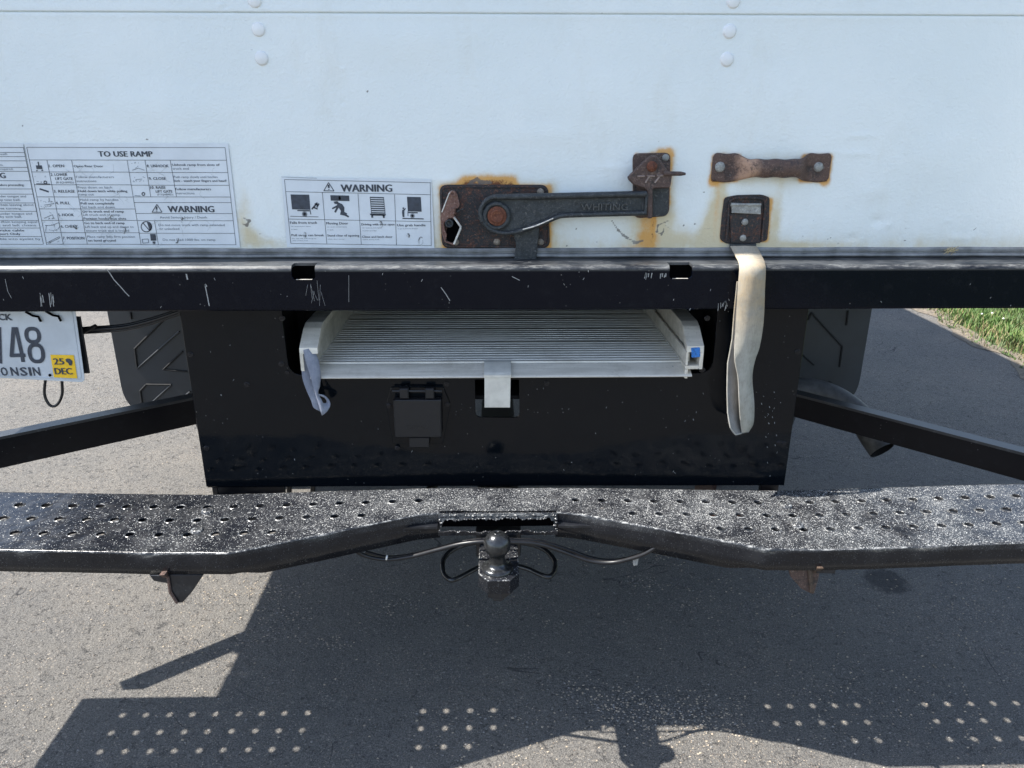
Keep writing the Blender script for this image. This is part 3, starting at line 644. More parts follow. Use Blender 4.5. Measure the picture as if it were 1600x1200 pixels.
# towing instructions at the left edge
b = film('tow', [z1(-420, 60), z1(150, 60), z1(290, 745), z1(-420, 745)], '')
L1(b, 153, 85, 285, 722)
for y in (85, 118, 145, 173, 216, 242, 304, 358, 392, 450, 505, 565, 615, 671, 722): L1(b, -415, y, xe(y, 153, 285), y+1)
T1(b, 'WARNING', -225, 288, 38, 36, .03)
for s, x0, yb, x1, bo, m in (('Avoid Serious Injury / Death', -260, 136, 48, 0, INK2), ('trailer to be towed at slow speeds on all turns.', -400, 207, 22, 0, INK2), ('sway chains of trailer when not in use as required.', -400, 234, 88, 0, INK2), ('Read all of the steps that are given below before proceeding.', -400, 339, 160, .01, INK), ('Cross left chain and right chain under tongue and', -380, 414, 172, 0, INK2), ('loop each until it is held tight by tow ball.', -380, 437, 135, 0, INK2),
                      ('Hook both chains into the slots chain leaving about', -400, 470, 222, 0, INK2), ('two inches of slack to permit turning.', -380, 494, 145, 0, INK2), ('Cross the right chain with left under tongue and', -380, 528, 212, 0, INK2), ('loop each until it is held tight by tow ball.', -380, 548, 145, 0, INK2), ('Put the last free link back into chain keeping equal', -380, 582, 245, 0, INK2), ('amounts of slack in right and left chains.', -380, 604, 245, 0, INK2),
                      ('Emergency brake cable', -200, 638, 160, .012, INK), ('Car Transport Only', -150, 661, 135, .012, INK), ('Hook the end of cable into eyelet by', -300, 694, 268, 0, INK2)): T1(b, s, x0, yb, x1, 14, bo, m)
part(b, 'towing_instruction_label', door, 'printed towing sheet cut off by the left edge of the photo')
# warning pictograms
b = film('warn', [z2(60, 42), z2(1445, 62), z2(1475, 700), z2(110, 690)], '')
ye = lambda x, yl_, yr_: yl_+(yr_-yl_)*(x-90)/1350
for f, a, c in (((85, 145), 62, 655), ((1435, 1445), 92, 675), ((436, 478), 182, 657), ((766, 797), 192, 662), ((1105, 1123), 200, 668)): L2(b, f[0], a, f[1], c)
for yl_, yr_ in ((62, 92), (174, 203), (428, 452), (654, 674)): L2(b, 88+(yl_-62)*.1, yl_, 1440, yr_)
L2(b, 56, 38, 385, 50, .0006, INK2)
T2(b, 'WARNING', 612, 175, 1082, 68, .035); tri(b, [(494, 90), (544, 168), (450, 166)], z2); L2(b, 494, 110, 496, 140, .0035); L2(b, 496, 150, 497, 156, .003)
PX2(b, [(142, 200), (314, 203), (326, 343), (156, 338)]); L2(b, 205, 349, 318, 352, .0022); L2(b, 322, 345, 330, 385, .0016); ring(b, 272, 382, 11, 11, z2, .006); L2(b, 140, 402, 400, 408, .001)
for p, q, w in (((385, 285), (350, 325), .003), ((365, 285), (400, 305), .0026), ((405, 285), (385, 320), .0026), ((350, 322), (340, 338), .0026), ((355, 320), (392, 335), .0028)): L2(b, *p, *q, w)
ring(b, 386, 284, 4, 4, z2, .003)
PX2(b, [(510, 207), (684, 211), (688, 262), (514, 258)]); PX2(b, [(588, 216), (604, 216), (605, 236), (614, 238), (598, 254), (582, 237), (588, 236)], LABEL)
PX2(b, [(540, 268), (575, 262), (588, 276), (620, 290), (640, 320), (640, 362), (665, 375), (662, 388), (685, 402), (678, 414), (640, 396), (600, 388), (608, 352), (588, 322), (560, 370), (546, 362), (566, 322), (530, 338), (524, 326), (572, 300), (574, 290), (550, 288)])
for k in range(9):
    y = 222+k*20.3; PX2(b, [(880+k*1.2, y), (1004+k*1.5, y+3), (1005+k*1.5, y+14), (881+k*1.2, y+11)])
L2(b, 878, 222, 892, 380, .001); L2(b, 1003, 225, 1018, 380, .001); PX2(b, [(876, 378), (1024, 382), (1024, 395), (880, 391)]); PX2(b, [(888, 392), (906, 392), (908, 416), (890, 416)]); PX2(b, [(995, 394), (1013, 394), (1015, 418), (997, 418)])
PX2(b, [(1220, 222), (1348, 225), (1356, 360), (1228, 358)]); L2(b, 1232, 368, 1320, 370, .0022); L2(b, 1228, 358, 1230, 400, .0012); ring(b, 1270, 398, 8, 9, z2, .006); L2(b, 1178, 422, 1375, 427, .002)
PX2(b, [(1176, 345), (1190, 338), (1205, 326), (1210, 332), (1196, 352), (1196, 410), (1180, 410), (1174, 370)]); ring(b, 1186, 328, 4, 4, z2, .0025)
for s, x0, yb, x1, h in (('Falls from truck', 138, 472, 390, 22), ('Moving Door', 474, 478, 676, 22), ('Driving with door open', 798, 487, 1104, 20), ('Use grab handle', 1130, 495, 1392, 22), ('Pull strap can break', 152, 587, 452, 20), ('Stand clear of opening', 484, 590, 778, 20), ('Close and latch door', 806, 602, 1085, 20)): T2(b, s, x0, yb, x1, h, .006)
for s, x0, yb, x1 in (('can cause serious injury', 145, 500, 328), ('or death', 148, 527, 205), ('can cause serious injury', 478, 505, 665), ('or death', 482, 532, 540), ('can cause serious injury', 804, 514, 985), ('or death in an accident', 808, 540, 940), ('to get in and out of truck', 1134, 521, 1320), ('Do not use pull strap to', 156, 612, 380), ('enter or leave truck', 160, 632, 305), ('when door moves', 488, 618, 640), ('before driving truck', 812, 622, 965)): T2(b, s, x0, yb, x1, 9, 0, INK2)
torn(b, 1345, 635, 28, 48, z2); torn(b, 975, 480, 22, 40, z2); torn(b, 275, 575, 14, 34, z2); torn(b, 1230, 590, 14, 36, z2)
part(b, 'warning_label', door, 'small printed sheet headed WARNING with four pictograms')

# ---- latch with its long handle
latch = MB(); LP = DY-.004
def zr(x, y): return (670+x/3.81, 220+y/3.81)
def P_(pts, Y, r=0, f=zr): return rnd([xz(*f(*p), Y) for p in pts], r) if r else [xz(*f(*p), Y) for p in pts]
def jit(pts, a, n=4):
    out = []
    for i, p in enumerate(pts):
        q = pts[(i+1) % len(pts)]
        for k in range(n):
            t = k/n; out.append((p[0]+(q[0]-p[0])*t+random.uniform(-a, a), p[1]+(q[1]-p[1])*t+random.uniform(-a, a)))
    return out
plate(latch, P_([(62, 262), (712, 262), (722, 640), (78, 640)], LP, .016), P3(LP), .004, RUSTP, .001)
latch_o = part(latch, 'latch_plate', door, 'black latch plate flaking with red rust')
def sub(mb, name, parent, label=None):
    o = mb.build(name, parent)
    if label: o['label'] = label
    return o
mb = MB()                      # raised rim of the plate
rim = [Vector((x, LP, z)) for x, z in P_([(72, 275), (705, 275), (712, 628), (90, 628)], LP, .014)]; tube(mb, rim+[rim[0]], .0022, RUSTP, 6, False)
part(mb, 'plate_rim', door)
for p in ((160, 603), (405, 603), (665, 603), (665, 303)):
    mb = MB(); rivet(mb, atY(*zr(*p), LP), .0068, RIVET, .004); part(mb, 'rivet', door)
# slotted catch at the left end
mb = MB(); AY = LP-.008
plate(mb, rnd([xz(*zr(*p), AY) for p in ((122, 300), (150, 295), (168, 315), (185, 385), (172, 405), (145, 402), (140, 430), (165, 462), (120, 462), (92, 490), (95, 530), (108, 560), (100, 600), (145, 620), (100, 605), (78, 540), (68, 460), (78, 410))], .003, 3), P3(AY), .006, PINKR, .001)
tube(mb, [atY(*zr(*p), AY-.002) for p in ((150, 455), (190, 512), (188, 525), (150, 615))], .0022, BRIGHT, 6)
tube(mb, [atY(*zr(*p), AY-.001) for p in ((78, 425), (120, 315), (140, 298))], .0012, BRIGHT, 6)
tube(mb, [atY(*zr(*p), AY) for p in ((82, 545), (98, 600), (150, 618))], .0018, PINKR, 6)
for k in range(4): lathe(mb, [(.0052, 0), (.0062, .0012), (.0052, .0024)], atY(*zr(143, 402+k*9), AY-.006), (0, 0, -1), PINKR, 12)
tube(mb, [atY(*zr(*p), AY-.004) for p in ((165, 425), (205, 403))], .0012, CAST, 6)
lathe(mb, [(.0078, 0), (.0078, .006), (.0055, .007), (.0050, .002), (0, .002)], atY(*zr(122, 490), AY), (0, -1, 0), CAST, 16)
lathe(mb, [(.0055, 0), (.0055, .004), (.003, .004), (.003, .001), (0, .001)], atY(*zr(143, 314), AY), (0, -1, 0), PINKR, 14)
poly_px(mb, [zr(*p) for p in ((110, 520), (150, 470), (188, 520), (150, 605), (112, 595), (100, 560))], LP-.0035, GAPM, .003)
part(mb, 'lock_catch', door, 'reddish worn catch at the left of the latch plate')
# handle
HY = DY-.030
mb = MB()
arm = [(405, 322), (700, 318), (1000, 311), (1302, 306), (1304, 440), (1200, 441), (1000, 447), (800, 455), (745, 478), (640, 520), (550, 548), (470, 556), (400, 550), (345, 520), (308, 470), (300, 420), (318, 372), (355, 338)]
plate(mb, rnd([xz(*zr(*p), HY) for p in arm], .008, 4), P3(HY), .010, CAST, .0018)
def ed(pts, r, y=HY-.004, m=CAST): tube(mb, spline([atY(*zr(*p), y) for p in pts], 4), r, m, 8)
ed([(405, 335), (520, 333), (700, 330), (1000, 323), (1296, 316)], .0058)
ed([(520, 543), (600, 518), (700, 480), (760, 455), (810, 444), (1000, 438), (1290, 430)], .0048)
ed([(560, 528), (640, 505), (740, 462)], .0012, HY-.0088, BRIGHT)
box(mb, (atY(*zr(1285, 320), HY).x, HY-.007, atY(*zr(1290, 438), HY).z), (atY(*zr(1302, 320), HY).x, HY+.01, atY(*zr(1290, 312), HY).z), CAST, .001)
lathe(mb, [(.0275, 0), (.0275, .004), (.0240, .007), (.0195, .007), (.0188, .004), (0, .004)], atY(*zr(403, 446), HY), (0, -1, 0), CAST, 32)
ed([(318, 480), (306, 430), (325, 375), (365, 340), (410, 330)], .0046)
ed([(322, 485), (370, 530), (450, 550), (540, 540)], .0040)
part(mb, 'latch_handle', door, 'long dark cast handle pointing right')
mb = MB(); txt(mb, 'WHITING', *zr(905, 412), zr(1182, 412)[0], 40/3.81, HY-.0012, CAST, .02)
V = mb.v; n0 = len(V)
def emboss(s, xl, yb, xr, cap, Y, d, mat, bold):
    b = MB(); Vt, F = textmesh(s, bold); p = atY(xl, yb, Y); q = atY(xr, yb, Y); t = atY(xl, yb-cap, Y); h = (t.z-p.z)/.70
    fr = [(p.x+(q.x-p.x)*u, Y-d, p.z+(q.z-p.z)*u+h*v) for u, v in Vt]; bk = [(a, Y+.0005, c) for a, _, c in fr]
    b.add(fr, F, mat); cnt = {}
    for f in F:
        for i in range(len(f)): e = (f[i], f[(i+1) % len(f)]); cnt[tuple(sorted(e))] = cnt.get(tuple(sorted(e)), 0)+1
    n = len(fr); b.add(fr+bk, [(a, c, c+n, a+n) for (a, c), k in cnt.items() if k == 1], mat); return b
mb = emboss('WHITING', *zr(905, 412), zr(1182, 412)[0], 40/3.81, HY, .0030, CASTL, .0)
part(mb, 'raised_lettering', door)
mb = MB(); lathe(mb, [(.0182, .004), (.0182, .0065), (.0168, .0075), (.0122, .0062), (.0118, .0110), (.0108, .0118), (.0090, .0105), (0, .0100)], atY(*zr(406, 446), HY), (0, -1, 0), RUSTO, 26); part(mb, 'pivot_bolt', door, 'orange rusted pivot bolt')
# hook reaching down into the sill
mb = MB(); KY = DY-.020
plate(mb, rnd([xz(*zr(*p), KY) for p in ((490, 540), (510, 580), (518, 620), (515, 680), (505, 735), (638, 735), (645, 660), (658, 520), (600, 470))], .004, 3), P3(KY), .010, CAST, .0015)
part(mb, 'latch_hook', door, 'dark steel hook dropping into the sill')
# keeper
mb = MB()
plate(mb, rnd([xz(*zr(*p), LP) for p in ((1214, 75), (1440, 70), (1432, 420), (1410, 450), (1245, 462), (1218, 440))], .012, 4), P3(LP), .004, RUSTB, .001)
rivet(mb, atY(*zr(1410, 100), LP), .0068, ZINC, .0035)
part(mb, 'keeper_plate', door)
mb = MB(); QY = DY-.034
plate(mb, rnd([xz(*zr(*p), QY) for p in ((1318, 98), (1352, 104), (1375, 125), (1408, 184), (1450, 186), (1446, 232), (1438, 280), (1334, 284), (1333, 462), (1300, 464), (1299, 300), (1285, 282), (1225, 266), (1190, 232), (1192, 214), (1262, 150))], .004, 3), P3(QY), .014, RUSTB, .0018)
poly_px(mb, [zr(*p) for p in ((1334, 286), (1428, 284), (1424, 430), (1400, 446), (1334, 452))], DY-.012, CAST, .008)
tube(mb, spline([atY(*zr(*p), QY+.004) for p in ((1190, 225), (1262, 152), (1320, 105), (1352, 106), (1405, 180))], 3), .0042, RUSTB, 8)
tube(mb, [atY(*zr(*p), QY) for p in ((1395, 196), (1440, 195), (1500, 196), (1528, 197))], [.0048, .0042, .0040, .0022], RUSTB, 8)
for p, q in (((1242, 213), (1285, 210)), ((1300, 210), (1345, 210)), ((1312, 213), (1290, 250)), ((1358, 207), (1400, 207)), ((1376, 210), (1345, 250))):
    tube(mb, [atY(*zr(*p), QY-.0005), atY(*zr(*q), QY-.0005)], .0018, WEARB, 6)
part(mb, 'keeper_lever', door, 'brown cast lever with a raised W mark')
mb = MB(); lathe(mb, [(.0098, 0), (.0098, .003), (.0080, .0045), (.0080, .0060), (0, .0065)], atY(*zr(1328, 152), QY), (0, -1, 0), RUSTO, 20); part(mb, 'keeper_bolt', door, 'rusty round bolt of the keeper')
# ---- grab handle
mb = MB(); g0 = atY(1112, 262, DY); g1 = atY(1296, 262, DY); zc = atY(1200, 262, DY).z; NU, NV = 60, 14
ringsA = []; ringsB = []
for i in range(NU+1):
    u = i/NU; x = g0.x+(g1.x-g0.x)*u; e = min(u, 1-u); s_ = min(1, max(0, (e-.17)/.14)); s_ = s_*s_*(3-2*s_)
    hw = .0262*(1-.36*s_); A = []; Bk = []
    if e < .03: hw *= math.sqrt(max(0.05, 1-(1-e/.03)**2))*.35+.65
    for j in range(NV+1):
        v = -1+2*j/NV; cur = .010*s_*(1-v*v)**.5 if abs(v) < 1 else 0
        y = DY-.0035-.016*s_-cur; z = zc+hw*v+.0008*math.sin(u*40)
        A.append((x, y, z)); Bk.append((x, y+.0028, z))
    ringsA.append(A+Bk[::-1])
strip(mb, ringsA, HANDR, True, True); mb.add(ringsA[0], [tuple(range(len(ringsA[0])))], HANDR); mb.add(ringsA[-1], [tuple(range(len(ringsA[0])))[::-1]], HANDR)
grab = part(mb, 'grab_handle', truck, 'small rusty lift handle at upper right of the latch')
mb = MB(); rivet(mb, atY(1125, 261, DY-.004), .0098, ZINC, .004); part(mb, 'rivet', grab)
mb = MB(); rivet(mb, atY(1279, 261, DY-.004), .0092, ZINC, .004); part(mb, 'rivet', grab)
# ---- strap bracket and pull strap
mb = MB(); BY = DY-.003
plate(mb, rnd([xz(*p, BY) for p in ((1132, 309), (1150, 305), (1190, 304), (1203, 308), (1202, 345), (1199, 376), (1180, 381), (1135, 381), (1125, 374), (1128, 340))], .006, 3), P3(BY), .003, RUSTP, .001)
tube(mb, spline([atY(*p, BY-.001) for p in ((1135, 374), (1138, 340), (1140, 318), (1150, 310), (1185, 310), (1195, 318), (1193, 350), (1190, 374))], 4), .0028, RUSTP, 8)
poly_px(mb, [(1141, 334), (1190, 334), (1188, 380), (1142, 380)], BY-.004, RUSTP, .004, .0008)
plate(mb, [xz(*p, BY-.008) for p in ((1143, 317), (1189, 319), (1189, 335), (1144, 333))], P3(BY-.008), .005, ZINC, .001)
lathe(mb, [(.0030, 0), (.0030, .058)], atY(1142, 320, BY-.007), (1, 0, 0), ZINC, 10)
for p in ((1164, 347), (1161, 372)): rivet(mb, atY(*p, BY-.005), .0066, ZINC, .003)
plate(mb, [xz(*p, BY-.008) for p in ((1141, 381), (1182, 381), (1182, 387), (1141, 387))], P3(BY-.008), .006, CAST, .001)
part(mb, 'strap_bracket', door, 'dark rusty plate that clamps the pull strap')
mb = MB()
Lf = [atY(1141, 385, 1.468), atY(1149, 400, 1.440), atY(1155, 416, 1.386), atY(1153, 450, 1.376), atY(1150, 500, 1.374), atY(1148, 540, 1.372), atY(1148, 564, 1.372), atY(1153, 590, 1.374), atY(1155, 630, 1.380), atY(1157, 660, 1.388), atY(1159, 676, 1.396)]
Rf = [atY(1182, 385, 1.468), atY(1190, 400, 1.440), atY(1196, 416, 1.388), atY(1195, 450, 1.380), atY(1193, 500, 1.382), atY(1187, 540, 1.386), atY(1179, 564, 1.392), atY(1175, 590, 1.396), atY(1178, 630, 1.404), atY(1177, 660, 1.410), atY(1170, 674, 1.416)]
ribbon(mb, Lf, Rf, .0022, WEB)
Lb = [atY(1152, 440, 1.388), atY(1147, 490, 1.392), atY(1144, 530, 1.394), atY(1137, 568, 1.392), atY(1136, 610, 1.388), atY(1137, 645, 1.384), atY(1141, 668, 1.382), atY(1149, 679, 1.384), atY(1158, 677, 1.394)]
Rb = [atY(1190, 440, 1.392), atY(1184, 490, 1.396), atY(1176, 530, 1.400), atY(1168, 568, 1.412), atY(1164, 610, 1.424), atY(1164, 645, 1.426), atY(1166, 665, 1.424), atY(1168, 674, 1.420), atY(1170, 675, 1.416)]
ribbon(mb, Lb, Rb, .0022, WEBIN)
tube(mb, [Lb[i]+Vector((0, -.0004, 0)) for i in range(len(Lb))], .0013, WEB, 6)
for k in range(26): 
    p = Lf[3].lerp(Lf[5], k/26)
    tube(mb, [p, p+Vector((random.uniform(-.003, -.001), -.001, random.uniform(-.002, .002)))], .0003, WEB, 4)
part(mb, 'pull_strap', door, 'dirty white webbing loop hanging over the beam')

# ---- sill beam, an open channel with a rounded arris
BYf, ZT, ZB = 1.400, 1.0358, .9493
def rc(cy, cz, r, a0, a1, n=6): return [(cy+r*math.cos(math.radians(a0+(a1-a0)*i/n)), cz+r*math.sin(math.radians(a0+(a1-a0)*i/n))) for i in range(n+1)]
outer = [(1.476, ZT)]+rc(BYf+.011, ZT-.011, .011, 90, 180)+rc(BYf+.005, ZB+.005, .005, 180, 270, 3)+[(1.476, ZB)]
inner = [(1.476, ZB+.005)]+rc(BYf+.009, ZB+.009, .004, 270, 180, 3)+rc(BYf+.012, ZT-.012, .007, 180, 90)+[(1.476, ZT-.005)]
prof = outer+inner
SLOTS = [(atY(a_, 425, BYf).x, atY(b_, 425, BYf).x) for a_, b_ in ((455, 492), (1046, 1082))]; ZSL = atY(475, 437, BYf).z; YSL = 1.428
SB = MB()
def sc_prof(r, cz_in, o):      # points from the rear of the top flange round to the rear of the bottom flange
    return [(1.476, ZT-o), (YSL, ZT-o)]+rc(BYf+.011, ZT-.011, .011-o, 90, 180)+[(BYf+o, ZSL)]+rc(BYf+.005+(.004 if o else 0), ZB+.005+(.004 if o else 0), .005 if not o else .004, 180, 270, 3)+[(1.476, ZB+o)]
po = sc_prof(0, 0, 0); pi = sc_prof(0, 0, .005); K0, K1 = 1, 9     # from YSL to ZSL
xsb = sorted(list(np.linspace(-1.287, 1.287, 40))+[e for sl_ in SLOTS for e in sl_])
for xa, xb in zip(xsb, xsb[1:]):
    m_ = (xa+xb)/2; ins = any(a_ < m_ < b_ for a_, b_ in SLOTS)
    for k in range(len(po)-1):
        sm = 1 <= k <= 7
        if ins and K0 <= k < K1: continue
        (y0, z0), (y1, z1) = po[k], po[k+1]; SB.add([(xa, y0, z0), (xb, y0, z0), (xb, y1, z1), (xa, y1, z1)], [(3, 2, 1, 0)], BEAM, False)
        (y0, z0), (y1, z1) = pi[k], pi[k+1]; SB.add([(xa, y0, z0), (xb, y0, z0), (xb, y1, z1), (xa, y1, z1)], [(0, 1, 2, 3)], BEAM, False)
def edge_wall(x, k0, k1, fl, m=None):
    for k in range(k0, k1): SB.add([(x, *po[k]), (x, *po[k+1]), (x, *pi[k+1]), (x, *pi[k])], [(0, 1, 2, 3)[::fl]], m or BEAM)
for a_, b_ in SLOTS:
    edge_wall(a_, K0, K1, 1, BRIGHT if a_ > 0 else None); edge_wall(b_, K0, K1, -1)
    for k in (K0, K1): SB.add([(a_, *po[k]), (b_, *po[k]), (b_, *pi[k]), (a_, *pi[k])], [(0, 1, 2, 3)], BRIGHT if k == K1 else BEAM)
    for x, sg in ((a_, 1), (b_, -1)):          # rounded lower corners of the slot
        r_ = .007; V = [(x, BYf, ZSL)]+[(x+sg*(r_-r_*math.sin(t)), BYf, ZSL+(r_-r_*math.cos(t))) for t in [i*math.pi/12 for i in range(7)]]
        SB.add(V+[(u, v+.005, w) for u, v, w in V], [(0, i, i+1) for i in range(1, 7)]+[(8+i+1, 8+i, i, i+1) for i in range(1, 7)], BEAM)
edge_wall(-1.287, 0, len(po)-1, 1); edge_wall(1.287, 0, len(po)-1, -1); SB.add([(x, *q) for x, q in ((-1.287, po[0]), (1.287, po[0]), (1.287, pi[0]), (-1.287, pi[0]))], [(0, 1, 2, 3)], BEAM)
mb = MB()
box(mb, (-1.285, 1.4765, .951), (1.285, 1.62, 1.034), DARKIN, 0); 
part(mb, 'sill_core', truck)
mb = SB                    # scratches and chips of the beam
SY = BYf-.0006
def scratch(pts, w=.0012):
    for p, q in zip(pts, pts[1:]): line_px(mb, p, q, SY, w, SCR)
scratch([(166, 420), (171, 426), (178, 437), (190, 450), (196, 457), (202, 463)], .0017); scratch([(291, 428), (293, 437)], .0028); scratch([(320, 444), (323, 458), (327, 478)], .0018); scratch([(320, 444), (323, 448)], .0034)
scratch([(8, 436), (12, 455), (18, 466)], .0008); scratch([(545, 430), (545, 472)], .0006); scratch([(689, 449), (697, 460), (703, 470)], .0014); scratch([(800, 432), (812, 438)], .0012)
for k in range(9): x = 60+random.uniform(0, 24); scratch([(x, 457+random.uniform(0, 6)), (x+random.uniform(1, 4), 472+random.uniform(0, 9))], random.uniform(.0005, .0014))
for k in range(10): x = 1122+random.uniform(0, 14); scratch([(x, 470+random.uniform(0, 6)), (x+random.uniform(-3, 4), 478+random.uniform(0, 8))], random.uniform(.0005, .0012))
for k in range(9): x = 1008+random.uniform(0, 34); scratch([(x, 426+random.uniform(0, 3)), (x-random.uniform(0, 3), 430+random.uniform(0, 8))], random.uniform(.0008, .002))
for k in range(8): x = 480+random.uniform(0, 26); scratch([(x, 438+random.uniform(0, 20)), (x+random.uniform(-6, 8), 460+random.uniform(0, 18))], .0004)
for k in range(26): x = random.uniform(0, 1600); y = random.uniform(422, 482); scratch([(x, y), (x+random.uniform(-2, 2), y+random.uniform(1, 4))], random.uniform(.0005, .0013))
for k in range(70):   # scuffs lying along the arris
    x = random.uniform(-1.05, 1.1); l = random.uniform(.002, .02); y = random.uniform(1.412, 1.45); a = random.uniform(-.4, .4)
    w = random.uniform(.0004, .0011); mb.add([(x, y, ZT+.0005), (x+l, y+a*l, ZT+.0005), (x+l, y+a*l+w, ZT+.0005), (x, y+w, ZT+.0005)], [(0, 1, 2, 3)], SCR)
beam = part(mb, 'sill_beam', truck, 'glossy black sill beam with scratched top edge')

# ---- skirt panel with the ramp opening
PY = 1.45; ZP0 = .553
px0, px1 = -.6207, .6207
mb = MB()
hx0, hz0 = xz(452, 588, PY); hx1, _ = xz(1112, 588, PY)
outl = [(px0, ZP0), (px1, ZP0-.008), (px1, .947), (hx1-.004, .947)]
op = rnd([(hx1-.002, .9475), (hx1, .93), (hx1, hz0+.002), (hx0, hz0+.002), (hx0-.002, .93), (hx0, .9475)], [0, .01, .030, .030, .01, 0], 6)
outl = [(px0, ZP0), (px1, ZP0-.008), (px1, .9478)]+op+[(px0, .9478)]
th = rnd([xz(*p, PY) for p in ((742, 593), (811, 593), (812, 653), (743, 652))], [0.003, .003, .012, .012], 5)
plate(mb, outl, P3(PY), .004, PANEL, .0007, [th])
box(mb, (px0+.001, PY+.0045, ZP0-.004), (px1-.001, PY+.035, ZP0-.001), PANEL, 0)
skm = mb
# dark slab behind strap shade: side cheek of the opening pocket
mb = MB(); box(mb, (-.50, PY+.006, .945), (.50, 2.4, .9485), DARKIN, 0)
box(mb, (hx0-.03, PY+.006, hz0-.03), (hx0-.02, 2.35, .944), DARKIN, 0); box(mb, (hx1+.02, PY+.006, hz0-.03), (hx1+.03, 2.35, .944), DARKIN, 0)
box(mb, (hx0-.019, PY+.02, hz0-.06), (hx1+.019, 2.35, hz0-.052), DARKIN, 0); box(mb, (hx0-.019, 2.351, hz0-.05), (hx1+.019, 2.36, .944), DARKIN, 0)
part(mb, 'ramp_pocket', truck)
# chips low on the panel
mb = skm
for k in range(44):
    x = random.gauss(1205, 8) if k < 22 else random.uniform(320, 1220); y = random.uniform(610, 745) if k < 22 else random.uniform(500, 745)
    line_px(mb, (x, y), (x+random.uniform(-1.5, 1.5), y+random.uniform(1, 3)), PY-.0006, random.uniform(.0005, .0014), SCR)
skirt = part(mb, 'skirt_panel', truck, 'glossy black skirt panel with rounded ramp opening')
for p in ((441, 497), (440, 569), (449, 582), (386, 601), (698, 600), (854, 599), (298, 554), (323, 700), (1105, 497), (1097, 578), (1246, 550), (1224, 693), (1217, 692)):
    mb = MB(); hexbolt(mb, atY(*p, PY), .0040 if p[0] != 449 else .003, BOLT); part(mb, 'panel_bolt', skirt)
# ---- socket cover
mb = MB(); CY = PY-.004
plate(mb, rnd([xz(*p, CY) for p in ((611, 605), (693, 605), (704, 632), (692, 694), (614, 694), (603, 632))], .004, 3), P3(CY), .004, PANEL, .001)
for p in ((608, 634), (699, 632), (621, 700)): hexbolt(mb, atY(*p, CY), .0036, BOLT)
part(mb, 'socket_flange', skirt)
mb = MB(); CY2 = PY-.024
plate(mb, rnd([xz(*p, CY2) for p in ((614, 625), (689, 625), (690, 684), (617, 684))], .004, 3), P3(CY2), .018, PLAST, .0022)
poly_px(mb, [(639, 684), (671, 684), (670, 699), (640, 699)], CY2+.004, PLAST, .012, .001)
for x0, x1 in ((624, 638), (664, 678)): box(mb, (atY(x0, 612, CY2).x, CY2+.001, atY(x0, 624, CY2).z), (atY(x1, 612, CY2).x, CY2+.014, atY(x1, 608, CY2).z), PLAST, .002)
tube(mb, [atY(613, 611, CY2+.007), atY(690, 611, CY2+.007)], .0022, BRKT, 8)
for p, q in (((614, 626), (618, 626)), ((614, 626), (689, 626))): tube(mb, [atY(*p, CY2+.002), atY(*q, CY2+.002)], .0022, PLAST, 8)
V_ = emboss('RECEPTACLE', 635, 670, 669, 4.5, CY2, .0006, BRKT, 0.01); mb.add(V_.v, V_.f, BRKT)
part(mb, 'socket_lid', skirt, 'square black hinged lid of the trailer socket')

# ---- perforated step bumper
def zs_(x):
    a = abs(x); k = math.sqrt((a-.6)**2+.0009)-.0
    return .5508+.026*min(k, .46)+(.0005 if x < 0 else -.001)
F_OUT = [(-1.3199, 1.2056), (-0.5516, 1.1948), (-0.4876, 1.1889), (-0.1625, 1.3051), (-0.1152, 1.3145), (0.1152, 1.3145), (0.1675, 1.3051), (0.4925, 1.1889), (0.5516, 1.1879), (1.3199, 1.1938)]
def front(x):
    for (a, ya), (b_, yb) in zip(F_OUT, F_OUT[1:]):
        if a <= x <= b_: return ya+(yb-ya)*(x-a)/(b_-a)
    return F_OUT[-1][1]
YB = 1.419; RR = .0045
mb = MB(); cols = [s_*(.1596+.0535*k) for s_ in (-1, 1) for k in range(21)]; hr = .0081
edges = sorted(set([-1.3199, 1.3199, -.133, -.07, 0, .07, .133]+[round(s_*(.1596+.0535*(k+.5)), 5) for s_ in (-1, 1) for k in range(20)]))
holes_xy = []
for x0, x1 in zip(edges, edges[1:]):
    cs = [c for c in cols if x0 < c < x1]; hl = []
    fr = [(x0, front(x0)+RR)]+[(x, front(x)+RR) for x, _ in F_OUT if x0 < x < x1]+[(x1, front(x1)+RR)]
    poly = fr+[(x1, YB-.005), (x0, YB-.005)]
    for c in cs:
        a = abs(c)
        for y, amin in ((1.363, .148), (1.311, .256), (1.258, .41)):
            if a > amin:
                cx_ = c+random.uniform(-.0008, .0008)+(-.002 if y < 1.3 else 0)*(1 if c < 0 else -1)*0; hl.append([(cx_+hr*math.cos(i*6.2832/14), y+hr*.92*math.sin(i*6.2832/14)) for i in range(14)]); holes_xy.append((cx_, y))
    for to, fl in ((lambda u, v: (u, v, zs_(u)), 0), (lambda u, v: (u, v, zs_(u)-.004), 1)):
        loops = [poly]+hl; T = tessellate_polygon([[Vector((p[0], p[1], 0)) for p in l] for l in loops]); fl_ = [p for l in loops for p in l]
        mb.add([to(*p) for p in fl_], [t[::-1] if fl else t for t in T], STEP, True)
    for h in hl: strip(mb, [[(u, v, zs_(u)+.0002) for u, v in h], [(u, v, zs_(u)-.0045) for u, v in h]], STEP, True, True)
for x, y in holes_xy:      # pressed rim standing up round every hole
    rr = []
    for r_, dz in ((hr, -.0005), (hr+.0004, .0010), (hr+.0014, .0014), (hr+.0028, .0006), (hr+.0040, -.0003)):
        rr.append([(x+r_*math.cos(i*6.2832/14), y+r_*.94*math.sin(i*6.2832/14), zs_(x)+dz) for i in range(14)])
    strip(mb, rr, STEP, True, True)
